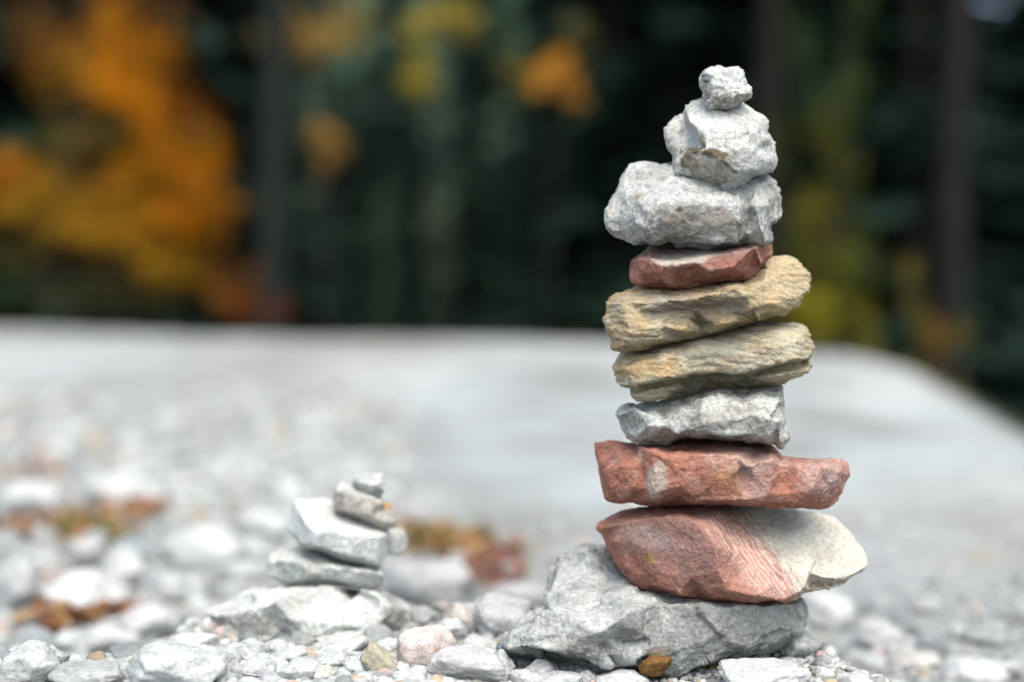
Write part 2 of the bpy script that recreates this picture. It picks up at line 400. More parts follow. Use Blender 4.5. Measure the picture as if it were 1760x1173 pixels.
# -- 3
def x3(c, P, x, y, N):
    c = mixc(c, (.25, .225, .205), blob(x, y, 660, 990, 320, 105, P, 24, .8, .8) * .85)  # shade of the front face, painted into the stone colour
    c = mixc(c, (.62, .50, .42), blob(x, y, 170, 915, 22, 16, P, 25, .8, .6) * .7)
    c = mixc(c, (.30, .22, .17), blob(x, y, 330, 830, 40, 24, P, 26, .8, .6) * .5)
    return mixc(c, (.22, .22, .22), blob(x, y, 960, 950, 38, 90, P, 27, .9, .7) * .7)  # darkness of the recessed notch, also put into the colour
o = build_rock('cairn_stone', D0, K1, [(125, 970), (140, 910), (175, 840), (210, 760), (240, 700), (290, 645), (340, 632), (400, 635), (450, 648), (510, 640), (600, 640), (800, 660), (1000, 700), (1060, 705), (1110, 735), (1145, 780), (1160, 830), (1150, 900), (1145, 950), (1120, 985), (1092, 990), (1090, 1050), (1095, 1095), (1050, 1110), (1000, 1120), (960, 1122), (930, 1108), (880, 1125), (820, 1140), (740, 1145), (680, 1135), (600, 1120), (540, 1120), (500, 1100), (450, 1120), (400, 1115), (330, 1110), (240, 1085), (170, 1050), (135, 1010)],
    [[(385, 880, -30), (450, 862, -34), (580, 885, -38), (700, 875, -36), (800, 885, -36), (912, 880, -35)], [(385, 880, -30), (370, 960, -32), (380, 1040, -32), (420, 1095, -24)], [(250, 800, -6), (200, 950, -6), (280, 1000, -18)],
     [(912, 880, -35), (920, 960, -37), (905, 1085, -30)], [(945, 890, -20), (955, 960, -20), (960, 1060, -24)], [(1000, 880, -28), (1030, 1000, -29), (1055, 1090, -20)], [(1075, 880, -14), (1085, 985, -8)], [(1105, 800, 4), (1120, 900, 4)],
     [(620, 790, -22), (700, 800, -20), (800, 840, -26)], [(400, 740, -4), (520, 740, -8)], [(900, 800, -12), (1000, 790, -8)], [(600, 1000, -37), (760, 1000, -37)], [(500, 1050, -34), (800, 1090, -34)], [(480, 960, -37)]],
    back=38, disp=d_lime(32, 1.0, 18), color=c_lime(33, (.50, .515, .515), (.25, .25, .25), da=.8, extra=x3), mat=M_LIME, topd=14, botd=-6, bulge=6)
tag(o, 'wide rough grey stone with a darker front face and vertical notch, third from top', 'stone', TALL)
RED = (.37, .16, .115)
def c_red(seed, base=RED, extra=None, pale=(.55, .40, .35), dark=(.20, .095, .08), pa=.5):
    def f(P, x, y, N):
        c = np.tile(np.array(base), (len(P), 1))
        c = mixc(c, dark, smooth(.0, .5, fbm(P, 15, 5, seed, .65)) * .7)
        c = mixc(c, (.40, .20, .13), smooth(.05, .5, fbm(P, 20, 4, seed + 20, .6)) * .4)
        c = mixc(c, pale, smooth(.12, .55, fbm(P, 9, 5, seed + 40, .7)) * pa)
        if extra: c = extra(c, P, x, y, N)
        return c * np.array([.86, .89, .89])
    return f
# -- 4 red
def x4(c, P, x, y, N):
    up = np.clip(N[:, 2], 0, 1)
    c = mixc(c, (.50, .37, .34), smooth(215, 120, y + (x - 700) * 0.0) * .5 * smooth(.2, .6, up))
    return mixc(c, (.62, .55, .47), blob(x, y, 640, 160, 190, 42, P, 5, .6, .4, -.12) * .9)
o = build_rock('cairn_stone', D0, K2, [(295, 185), (330, 160), (400, 115), (420, 85), (500, 75), (700, 60), (900, 60), (1190, 45), (1200, 90), (1195, 150), (1160, 175), (1130, 215), (1090, 265), (1050, 290), (950, 310), (850, 325), (740, 345), (680, 358), (600, 355), (520, 345), (450, 338), (380, 340), (310, 315), (293, 270), (297, 220)],
    [[(305, 190, -4), (370, 168, -18), (440, 172, -26), (500, 205, -31), (580, 208, -36), (700, 183, -34), (830, 145, -30), (950, 122, -27), (1090, 95, -22)], [(440, 172, -26), (500, 250, -30), (570, 330, -26)], [(1090, 95, -22), (1128, 195, -16)], [(800, 240, -35), (950, 220, -31)], [(380, 250, -18)]],
    back=34, disp=d_sand(41, .75), color=c_red(42, (.34, .145, .105), x4, pa=.25), mat=M_SAND, topd=22, botd=-10, bulge=4, inset=3)
tag(o, 'thin dark red stone with a cream patch, wedged between grey stone and ochre slab', 'stone', TALL)
OC = (.46, .37, .22)
def c_och(seed, nrm, base=OC, extra=None):
    nrm = np.array(nrm, float); nrm /= np.linalg.norm(nrm)
    def f(P, x, y, N):
        h = P @ nrm; T = P - h[:, None] * nrm; Q = T * .05 + h[:, None] * nrm * .5 + fbm(P, 20, 2, seed)[:, None] * .6
        c = np.tile(np.array(base), (len(P), 1))
        c = mixc(c, (.25, .19, .10), smooth(.1, .6, fbm(Q, 1, 4, seed, .65)) * .75)
        c = mixc(c, (.62, .55, .40), smooth(.0, .6, fbm(Q, 1.3, 4, seed + 9, .6)) * .6)
        c = mixc(c, (.50, .31, .12), smooth(.05, .5, fbm(P, 18, 4, seed + 20, .6)) * .65)
        c = mixc(c, (.38, .36, .30), smooth(-.05, .45, fbm(P, 24, 4, seed + 50, .6)) * .7)
        if extra: c = extra(c, P, x, y, N)
        ln = np.abs(perlin(T * .035 + h[:, None] * nrm * .42 + fbm(P, 20, 2, seed)[:, None] * .5, seed + 70))
        c = mixc(c, (.12, .09, .05), smooth(.05, .0, ln) * smooth(-.2, .3, fbm(P, 14, 2, seed + 71)) * .75)
        return c * .82
    return f
# -- 5 ochre upper
n5 = (.12, .1, 1)
def x5(c, P, x, y, N):
    c = mixc(c, (.15, .125, .095), blob(x, y, 760, 500, 340, 78, P, 6, 1.0, .6, -.08) * .8)  # shading in the hollow middle of the front, painted as colour
    c = mixc(c, (.56, .46, .29), smooth(1040, 1100, x - .2 * (y - 400)) * .55)  # right facet painted lighter, as if catching more light
    return mixc(c, (.12, .11, .05), blob(x, y, 1090, 560, 200, 26, P, 7, .9, .5, -.3) * .4)
o = build_rock('cairn_stone', D0, K2, [(133, 540), (150, 490), (150, 440), (180, 400), (240, 375), (310, 350), (350, 330), (400, 325), (600, 320), (800, 305), (1000, 285), (1050, 270), (1110, 225), (1160, 160), (1200, 150), (1300, 148), (1350, 165), (1410, 215), (1440, 250), (1450, 300), (1440, 370), (1410, 390), (1380, 440), (1330, 495), (1280, 520), (1200, 540), (1150, 553), (1100, 562), (1080, 572), (1000, 590), (900, 625), (780, 655), (650, 680), (500, 715), (400, 745), (260, 765), (200, 757), (178, 735), (175, 690), (150, 600)],
    [[(160, 460, -8), (260, 440, -20), (400, 448, -28), (550, 428, -32), (700, 418, -34), (850, 383, -35), (960, 355, -34), (1030, 390, -38)], [(1030, 390, -38), (1070, 470, -38), (1110, 540, -28)], [(1150, 300, -15), (1300, 250, 0)], [(1200, 450, -22), (1350, 400, -6)],
     [(400, 510, -25), (700, 480, -25), (900, 465, -26), (990, 470, -30)], [(850, 590, -30), (1000, 560, -29)], [(190, 600, -16), (300, 620, -30), (500, 600, -33), (650, 620, -32)], [(250, 720, -24), (500, 680, -30)], [(600, 370, -14), (900, 330, -16)]],
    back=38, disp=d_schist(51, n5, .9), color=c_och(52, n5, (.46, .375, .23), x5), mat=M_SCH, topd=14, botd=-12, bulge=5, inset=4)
tag(o, 'ochre layered slab with a pale rounded right end, right under the thin dark red stone', 'stone', TALL)
# -- 6 ochre lower
n6 = (.14, .05, 1)
def x6(c, P, x, y, N):
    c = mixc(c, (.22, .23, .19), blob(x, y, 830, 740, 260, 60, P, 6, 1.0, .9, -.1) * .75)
    return mixc(c, (.48, .30, .12), blob(x, y, 330, 850, 170, 60, P, 8, 1.0, .6, -.15) * .5)
lip = [(240, 960), (330, 965), (400, 938), (500, 918), (620, 905), (700, 885), (850, 875), (960, 885), (1020, 880), (1120, 850), (1250, 820), (1380, 800), (1425, 792)]
lipd = [-18, -26, -30, -32, -32, -30, -28, -34, -34, -32, -28, -20, -12]
o = build_rock('cairn_stone', D0, K2, [(190, 850), (205, 810), (215, 780), (260, 755), (400, 715), (650, 645), (900, 590), (1100, 575), (1200, 573), (1330, 568), (1390, 580), (1430, 620), (1445, 670), (1470, 710), (1465, 760), (1442, 800), (1455, 840), (1420, 885), (1350, 925), (1260, 958, 8), (1150, 980, 14), (1050, 992, 16), (900, 1008, 16), (700, 1030, 14), (600, 1048, 8), (500, 1055), (400, 1070), (340, 1070), (310, 1040), (295, 1005), (320, 985), (250, 978), (225, 940), (205, 900)],
    [[(a, b, d) for (a, b), d in zip(lip, lipd)], [(360, 985, -10), (420, 958, -10), (510, 938, -8), (620, 925, -4), (710, 903, 0), (850, 892, 4), (960, 900, 4), (1030, 896, 0), (1130, 868, -4), (1260, 840, -2), (1380, 820, 4)],
     [(280, 860, -24), (500, 800, -31), (700, 765, -31), (880, 745, -29)], [(1000, 770, -34), (1200, 710, -29), (1350, 690, -18)], [(350, 1030, -22), (450, 990, -24), (600, 960, -16)], [(520, 1030, -14)], [(800, 940, 4), (950, 935, 4)], [(1130, 915, -16), (1300, 890, -18), (1400, 865, -8)], [(500, 740, -16), (900, 660, -14), (1250, 610, -6)]],
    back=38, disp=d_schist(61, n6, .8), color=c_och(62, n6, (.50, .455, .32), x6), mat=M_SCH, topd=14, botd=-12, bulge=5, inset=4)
tag(o, 'ochre slab split by a curved ledge, lower of the two ochre slabs in the cairn', 'stone', TALL)
# -- 7 grey
def x7(c, P, x, y, N):
    c = mixc(c, (.27, .27, .27), blob(x, y, 300, 290, 110, 90, P, 6, .9, .7) * .5)
    return mixc(c, (.36, .31, .28), blob(x, y, 860, 280, 190, 70, P, 7, .9, .8) * .45)
o = build_rock('cairn_stone', D0, K3, [(203, 250), (220, 215), (280, 195), (330, 200), (380, 185), (480, 176), (600, 150), (720, 105), (830, 82), (900, 85), (1000, 88), (1100, 75), (1150, 80), (1205, 72), (1215, 78), (1222, 200), (1238, 320), (1262, 340), (1265, 380), (1250, 420), (1235, 440), (1235, 460), (1210, 472), (1180, 465), (1150, 440), (1080, 428), (950, 415), (800, 408), (650, 400), (600, 402), (540, 425), (500, 440), (440, 450), (380, 445), (320, 435), (270, 400), (240, 360), (225, 310)],
    [[(225, 260, -10), (320, 222, -20), (420, 255, -27), (400, 330, -28), (330, 390, -20)], [(740, 170, -30), (710, 250, -36), (670, 325, -34), (580, 365, -28)], [(830, 125, -22), (960, 190, -34), (1030, 260, -37), (900, 285, -40), (750, 315, -39), (640, 345, -34)],
     [(600, 230, -27), (500, 320, -27)], [(700, 368, -35), (850, 372, -37), (1000, 378, -36), (1110, 395, -30)], [(1060, 330, -34), (1130, 280, -36), (1190, 180, -28)], [(1195, 300, -30), (1200, 420, -24)], [(1080, 150, -24)]],
    back=34, disp=d_lime(72, .8, 12), color=c_lime(73, (.57, .59, .57), (.27, .28, .27), (.45, .39, .35), .5, .7, extra=x7), mat=M_LIME, topd=16, botd=-6, bulge=5)
tag(o, 'bluish grey faceted stone with a straight broken right end, between ochre and red slabs', 'stone', TALL)
# -- 8 red slab
def x8(c, P, x, y, N):
    c = mixc(c, (.58, .50, .42), blob(x, y, 455, 660, 55, 120, P, 6, .7, .7) * .75)
    c = mixc(c, (.56, .42, .38), blob(x, y, 1000, 530, 240, 70, P, 7, .9, .9) * .5)
    c = mixc(c, (.56, .41, .37), blob(x, y, 1460, 620, 130, 120, P, 8, .9, .9) * .6)
    c = mixc(c, (.56, .41, .37), blob(x, y, 1040, 680, 80, 120, P, 12, .9, .9) * .4)
    return mixc(c, (.42, .22, .11), blob(x, y, 880, 640, 90, 120, P, 10, .9, .6) * .5)
o = build_rock('cairn_stone', D0, K3, [(68, 430), (90, 420), (150, 408), (230, 412), (280, 425), (330, 430), (400, 410, 20), (500, 395, 26), (700, 385, 28), (900, 385, 28), (1060, 405, 24), (1150, 448), (1190, 480), (1202, 512), (1260, 520), (1400, 520), (1510, 515), (1600, 530), (1612, 560), (1632, 620), (1600, 680), (1580, 740), (1540, 780), (1490, 820), (1440, 833), (1300, 833), (1180, 825), (1000, 812), (850, 803), (600, 805), (450, 810), (330, 800), (220, 800), (160, 785), (130, 760), (120, 700), (100, 620), (90, 540), (75, 480)],
    [[(350, 455, -18), (368, 560, -22), (385, 700, -24), (400, 770, -24)], [(150, 600, -18), (250, 560, -22), (330, 520, -20)], [(180, 720, -18), (300, 700, -24)], [(420, 480, -32), (440, 600, -33), (440, 740, -34)], [(520, 520, -38), (510, 700, -37)], [(700, 500, -36), (940, 510, -37)],
     [(700, 620, -38), (930, 660, -38), (960, 600, -32), (1000, 560, -37)], [(520, 715, -37), (600, 690, -38), (680, 660, -38)], [(1160, 530, -38), (1140, 740, -39)], [(1210, 560, -31), (1200, 660, -32)], [(1300, 560, -34), (1450, 570, -34), (1560, 600, -24)], [(1280, 730, -36), (1400, 700, -38), (1540, 700, -24)], [(700, 775, -34), (1000, 780, -36), (1300, 795, -33), (1480, 780, -24)], [(250, 770, -18)]],
    back=40, disp=d_sand(81, .75), color=c_red(82, (.37, .155, .11), x8, pa=.3), mat=M_SAND, topd=16, botd=-10, bulge=5)
tag(o, 'long red slab with pale streaks and a stepped top, below the bluish grey stone', 'stone', TALL)
# -- 9 red and cream wedge
def x9(c, P, x, y, N):
    e = x - (925 + (y - 90) * .72) + 22 * fbm(P, 10, 3, 4)     # distance right of the cream boundary
    st = np.sin(e * .24 + 3.5 * fbm(P, 30, 2, 6)) * (.7 + .8 * perlin(P / 6, 77)); band = smooth(-330, -170, e) * smooth(25, -10, e) * smooth(600, 520, y)
    c = mixc(c, (.56, .34, .28), band * .8)
    c = mixc(c, (.68, .56, .50), band * smooth(.0, .9, st) * .55)
    c = mixc(c, (.35, .17, .14), band * smooth(.1, .6, -st) * .6)
    cr = mixc(np.tile(np.array([.66, .62, .53]), (len(P), 1)), (.50, .44, .34), smooth(.1, .6, fbm(P, 9, 4, 9, .6)) * .6)
    v = np.abs(fbm(P + fbm(P, 9, 2, 3)[:, None] * 5, 13, 3, 99)); cr = mixc(cr, (.50, .31, .12), smooth(.035, .0, v) * smooth(-.1, .3, fbm(P, 20, 2, 98)) * .8)
    cr = mixc(cr, (.30, .19, .09), smooth(-12, 18, y - np.interp(x, [1240, 1290, 1380, 1480, 1600], [560, 440, 470, 462, 405])) * smooth(1240, 1290, x) * smooth(-.3, .3, fbm(P, 4, 4, 13)) * .8)
    t = smooth(-70, 60, e + 60 * fbm(P, 6, 5, 55, .65) + 25 * np.sin(e * .12 + 3 * fbm(P, 30, 2, 6)))
    c = c * (1 - t[:, None]) + cr * t[:, None]
    dk = blob(x, y, 600, 290, 260, 150, P, 7, 1.0, .6, .5) * (1 - smooth(-340, -200, e))
    c = mixc(c, (.24, .16, .15), dk * .6)  # left facet turned from the light, its shade painted in
    c = mixc(c, (.36, .30, .28), blob(x, y, 400, 240, 150, 70, P, 21, 1.0, .9, .2) * .5)
    return mixc(c, (.36, .24, .06), blob(x, y, 430, 345, 26, 34, P, 22, .9, .5) * .6)
o = build_rock('cairn_stone', D0, K4, [(137, 190), (145, 160), (190, 130), (260, 95), (350, 70), (600, 44), (740, 36), (850, 38, 30), (1000, 52, 34), (1200, 76, 38), (1400, 108, 40), (1440, 130, 38), (1500, 190, 34), (1560, 260, 28), (1600, 320, 22), (1612, 370, 18), (1595, 400, 14), (1540, 440, 8), (1480, 480, 4), (1400, 515, -2), (1300, 530, -6), (1258, 533, -10), (1245, 548), (1225, 570), (1150, 600), (1000, 618), (850, 608), (700, 590), (600, 570), (520, 550), (450, 530), (380, 520), (320, 480), (280, 420), (240, 370), (205, 300), (180, 240)],
    [[(170, 185, -6), (300, 150, -18), (450, 125, -24), (620, 125, -32), (720, 180, -40), (785, 280, -46), (800, 420, -46), (775, 550, -36)], [(900, 120, 2), (1010, 250, -14), (1120, 400, -32), (1235, 530, -34)], [(1200, 200, 8), (1350, 330, 0), (1560, 340, 12)], [(1265, 505, -30), (1283, 430, -22)],
     [(1300, 428, -16), (1380, 455, -12), (1480, 455, -6), (1590, 395, 8)], [(1300, 500, 0), (1400, 490, 4)], [(850, 520, -46), (1000, 550, -46), (1150, 575, -40)], [(650, 120, -22), (800, 100, -8)], [(800, 200, -28), (950, 330, -32), (1080, 480, -42)], [(600, 540, -34), (450, 490, -24), (300, 400, -14)], [(350, 260, -22), (550, 300, -32)], [(650, 450, -38), (500, 420, -30)], [(240, 260, -12)]],
    back=44, disp=lambda P: .6 * d_sand(91, 1.0)(P), color=c_red(92, (.40, .175, .125), x9, pa=.3), mat=M_SAND, topd=18, botd=-12, bulge=5)
tag(o, 'large wedge, striped red at left and cream at right, resting on the base rock', 'stone', TALL)
# -- 10 base rock
def x10(c, P, x, y, N):
    c = mixc(c, (.22, .225, .22), blob(x, y, 1250, 500, 420, 150, P, 6, 1.0, .5, -.1) * .6)  # shade under the wedge's overhang, painted on the right part
    c = mixc(c, (.27, .24, .22), blob(x, y, 520, 590, 160, 45, P, 7, 1.0, .8, .2) * .6)
    c = mixc(c, (.28, .25, .23), blob(x, y, 340, 480, 70, 26, P, 8, 1.0, .8, -.3) * .5)
    return mixc(c, (.27, .275, .27), blob(x, y, 720, 500, 90, 55, P, 9, .8, .6) * .5)  # painted shade of the triangular facet that faces down
o = build_rock('base_rock', D0 + .005, K5, [(100, 595), (120, 560), (180, 510), (240, 450), (300, 400), (320, 340), (345, 250), (365, 190), (400, 140), (450, 120), (520, 105), (600, 100), (640, 115), (700, 220), (800, 270), (1000, 320), (1300, 350), (1500, 350), (1580, 365), (1605, 400), (1610, 440), (1600, 490), (1590, 540), (1540, 580), (1450, 632, 4), (1300, 680, 8), (1180, 715, 10), (1050, 755, 10), (950, 780, 6), (900, 790, 2), (800, 795, 6), (700, 785, 14), (560, 770, 18), (450, 755, 18), (300, 725, 14), (180, 670, 6), (120, 640)],
    [[(400, 155, 10), (380, 260, 4), (340, 380, -16)], [(520, 130, 12), (560, 230, 4), (620, 330, -14), (760, 345, -26), (890, 400, -40), (960, 500, -46), (960, 620, -48), (945, 740, -40)], [(860, 370, -38), (738, 428, -58), (690, 478, -60), (627, 518, -61)], [(740, 430, -57), (830, 550, -46)], [(586, 534, -62), (640, 562, -52), (705, 574, -44), (828, 558, -42)], [(700, 640, -49), (770, 650, -50), (850, 610, -49)],
     [(575, 528, -62), (570, 600, -56)], [(600, 600, -46), (680, 690, -42)], [(400, 450, -48), (300, 470, -44), (190, 540, -38), (120, 600, -28)], [(400, 450, -48), (560, 430, -44)], [(500, 400, -30), (560, 420, -38)], [(160, 608, -40), (260, 600, -52), (400, 618, -56), (520, 645, -56), (640, 695, -52)], [(160, 632, -16), (260, 635, -22), (400, 655, -24), (520, 685, -24), (620, 725, -22)],
     [(850, 640, -48), (900, 720, -40)], [(1000, 400, -44), (1200, 410, -42), (1450, 400, -30), (1560, 400, -14)], [(1150, 560, -44), (1400, 520, -30)], [(1050, 690, -40), (1180, 640, -38), (1400, 585, -28), (1560, 530, -12)], [(1180, 680, -16), (1400, 625, -10)]],
    back=60, voxel=.0011, disp=lambda P: d_lime(101, .72, 15)(P) + 3.0 * (facets(P + fbm(P, 12, 2, 3)[:, None] * 3, 24, 131) - .25) + .35 * d_schist(102, (.3, .1, 1), .6)(P), color=c_lime(103, (.52, .54, .545), (.29, .29, .29), (.42, .40, .36), .3, .6, extra=x10), mat=M_LIME, topd=26, botd=-14, bulge=5)
tag(o, 'big grey base rock with chipped facets carrying the whole tall cairn', 'rock')

# -- small cairn
DS = .935; SM = 'stones of the small cairn'
def sc(rim, rid, seed, label, base=(.60, .62, .62), name='cairn_stone', D=DS, ex=None, grp=SM, a=.6, **kw):
    o = build_rock(name, D, K6, rim, rid, voxel=.0013, disp=d_lime(seed, a, 14), color=c_lime(seed + 1, tuple(v * 1.17 for v in base), (.36, .36, .35), wa=.3, da=.35, extra=ex), mat=M_LIME, **kw)
    tag(o, label, 'stone', grp); return o
sc([(820, 150), (830, 115), (870, 98), (930, 95), (975, 100), (992, 140), (990, 190), (960, 222), (920, 208), (860, 190), (835, 170)], [[(850, 140, -6), (920, 160, -10), (975, 150, -6)], [(930, 195, -4)]], 201, 'tiny bluish grey pebble on top of the small cairn', (.50, .52, .53), back=12, bulge=3, inset=3, ex=lambda c, P, x, y, N: mixc(c, (.12, .13, .14), blob(x, y, 960, 200, 40, 18, P, 3)))
sc([(722, 290), (730, 220), (740, 160), (770, 142), (820, 150), (870, 180), (960, 212), (990, 240), (1020, 260), (1040, 310), (1050, 350), (1025, 388), (980, 394), (900, 364), (820, 330), (750, 310)],
   [[(745, 200, -8), (800, 205, -14), (900, 225, -16), (970, 250, -14)], [(760, 290, -14), (900, 320, -18), (1000, 360, -12)], [(1000, 280, -8)]], 205, 'small brownish grey wedge tilted under the tiny top pebble', (.42, .395, .37), back=18, bulge=3, inset=3,
   ex=lambda c, P, x, y, N: mixc(mixc(c, (.62, .36, .10), blob(x, y, 1000, 262, 22, 24, P, 3) * .9), (.62, .63, .62), smooth(215, 180, y - (x - 800) * .25)))  # lit top face of the wedge painted whiter than its front
sc([(505, 400), (520, 240), (560, 228), (690, 230), (760, 260), (860, 310), (1000, 370), (1012, 400), (1005, 500), (970, 582), (880, 572), (800, 557), (720, 535), (660, 502), (560, 482), (540, 462)],
   [[(530, 260, 0), (580, 350, -16), (620, 392, -24), (800, 405, -26), (960, 425, -24), (1000, 415, -12)], [(580, 350, -16), (560, 460, -12)], [(620, 470, -24), (800, 520, -26), (950, 560, -20)], [(650, 290, 4), (850, 360, -8)]], 209, 'thick pale block with a white slanted top, middle of the small cairn', (.62, .64, .64), back=30, bulge=3, inset=3, topd=18, botd=-8)
sc([(960, 400), (1000, 385), (1080, 380), (1105, 410), (1112, 450), (1090, 510), (1050, 527), (1000, 522), (960, 500)], [[(1000, 410, -6), (1080, 405, -6)], [(1050, 480, -8)]], 213, 'little pale cube of stone sticking out right behind the middle block', (.58, .60, .60), D=DS + .03, back=16, bulge=3, inset=3)
sc([(370, 590), (390, 520), (450, 490), (540, 480), (660, 495), (720, 525), (860, 560), (980, 580), (993, 622), (987, 676), (930, 712), (860, 710), (760, 694), (640, 686), (500, 668), (380, 628)],
   [[(400, 540, -2), (560, 560, -16), (720, 580, -24), (880, 600, -24), (970, 620, -14)], [(600, 630, -20), (850, 650, -20)]], 217, 'flat light slab at the bottom of the small cairn', (.56, .575, .57), back=34, bulge=3, inset=3, topd=16)
def xs(c, P, x, y, N):
    c = mixc(c, (.33, .31, .29), blob(x, y, 300, 880, 190, 70, P, 3, .8, .6) * .5)
    return mixc(c, (.24, .215, .20), blob(x, y, 1040, 870, 75, 100, P, 4, .6, .6) * .7)
sc([(60, 810), (110, 770), (200, 755), (230, 710), (330, 690), (450, 678), (600, 660), (760, 660), (860, 685), (960, 692), (1050, 740), (1110, 780), (1130, 850), (1135, 900), (1080, 960), (1060, 1010), (1000, 1060), (930, 1060), (800, 1060), (600, 1040), (480, 1030), (370, 1020), (280, 1010), (170, 1010), (90, 960), (75, 880)],
   [[(90, 830, -12), (200, 830, -28), (340, 790, -32), (440, 765, -34), (500, 850, -40), (600, 945, -42)], [(440, 765, -34), (420, 850, -26), (470, 930, -26)], [(860, 720, -10), (980, 760, -34), (985, 850, -42), (940, 940, -44), (960, 1000, -36)], [(600, 760, -24), (800, 790, -32)], [(600, 860, -42), (800, 880, -44)], [(1060, 800, -20), (1090, 900, -14)], [(200, 930, -24), (400, 950, -28)], [(330, 712, -16), (450, 698, -18), (700, 678, -22), (880, 698, -22), (970, 715, -20)], [(450, 685, 6), (700, 668, 6), (900, 690, 6)]],
   221, 'broad pale grey rock under the small cairn, dark broken right end', (.60, .62, .615), name='base_rock', ex=xs, grp=None, back=60, bulge=4, topd=30, botd=-12, a=.9)
o = sc([(440, 1140), (470, 1050), (500, 1000), (620, 950), (760, 915), (850, 905), (925, 915), (950, 1000), (905, 1050), (860, 1080), (760, 1110), (700, 1125), (640, 1160), (560, 1200), (450, 1190)],
   [[(520, 1040, -18), (700, 1000, -24), (880, 960, -18)], [(700, 1080, -26), (800, 1050, -26)], [(720, 1095, -14), (780, 1085, -14)]], 225, 'pale boulder sloping in front of the broad rock below the small cairn', (.62, .635, .63), name='boulder', D=DS - .055, grp=None, back=30, bulge=4, topd=14, a=.9)

# ------------------------------------------------------------------ plane-cut pebbles
def ico(sub):
    bm = bmesh.new(); bmesh.ops.create_icosphere(bm, subdivisions=sub, radius=1)
    V = np.array([v.co[:] for v in bm.verts]); Fq = np.array([[v.index for v in f.verts] for f in bm.faces]); bm.free()
    return V, Fq
ICO = {k: ico(k) for k in (1, 2, 4, 5, 6)}
def pebble_v(seed, sub, ncut=14, power=14, rough=.03, round_=1.0):
    rg = np.random.RandomState(seed); V, Fq = ICO[sub]
    n = rg.normal(size=(ncut, 3)); n /= np.linalg.norm(n, axis=1)[:, None]; d = rg.uniform(.62, .95, ncut) * round_
    dt = np.clip(V @ n.T, 0, None) / d
    r = 1 / ((dt ** power).sum(1) + .9 ** power) ** (1 / power)
    Q = V * r[:, None]
    if rough:
        Q = Q * (1 + rough * (fbm(Q, .5, 4, seed, .6) * 1.6 + .9 * (facets(Q, .45, seed) - .25)))[:, None]
    Q = Q - (Q.max(0) + Q.min(0)) / 2; Q /= (Q.max(0) - Q.min(0)) / 2
    return Q, Fq
LIB = []
def pcol(Q, seed, base):
    c = np.tile(np.array(base), (len(Q), 1))
    c = mixc(c, np.array(base) * .62, smooth(.0, .5, fbm(Q, .7, 4, seed, .65)) * .6)
    return mixc(c, np.minimum(np.array(base) * 1.15, .72), smooth(.1, .5, fbm(Q, .35, 4, seed + 4, .65)) * .7)
PB = (.37, .395, .39)
for k in range(14):
    Q, Fq = pebble_v(900 + k, 5, 9 + k % 5, 30, .05)
    LIB.append(mesh_np('pebble', Q, Fq, True, pcol(Q, 300 + k, PB))); LIB[-1].materials.append(M_PEB)
SCR = [(1130, 1110, 285, 110, .92), (530, 1050, 185, 62, .91), (560, 1140, 90, 36, .88)]   # what loose stones must not stand in front of
PLACED = []   # (x, y, radius)
def place(px, py, wpx, hpx, label, D=None, base=None, seed=None, name='pebble', cat='stone', group=None, rot=None, tilt=0, depth=1.0, mat=None, sub=5, colf=None, ncut=11):
    """py is the middle of the stone in the photograph; it is set down on the ground there"""
    if D is None: D = groundpt(px, py + hpx * .38).y
    c = unproj(px, py, D); mm = D / F
    rw, rh = wpx * mm / 2, hpx * mm / 2; rd = rw * depth
    sd_ = seed if seed is not None else int(px * 7 + py)
    Q, Fq = pebble_v(sd_, sub, ncut, 26 if ncut < 20 else 12, .06)
    Qs = Q * np.array([rw, rd, rh])
    me = mesh_np(name, Qs, Fq, True, colf(Q) if colf else pcol(Q, sd_, tuple(v * .82 for v in base) if base and min(base) > .43 else (base or PB)))
    o = link(name, me, mat or M_CHIP, None, c)
    o.rotation_euler = (0, R(tilt), rot or 0)
    tag(o, label, cat, group); PLACED.append((c.x, D, max(rw, rd))); SCR.append((px, py, wpx / 2, hpx / 2, D)); return o
W = (.52, .55, .545); G = (.34, .36, .355)
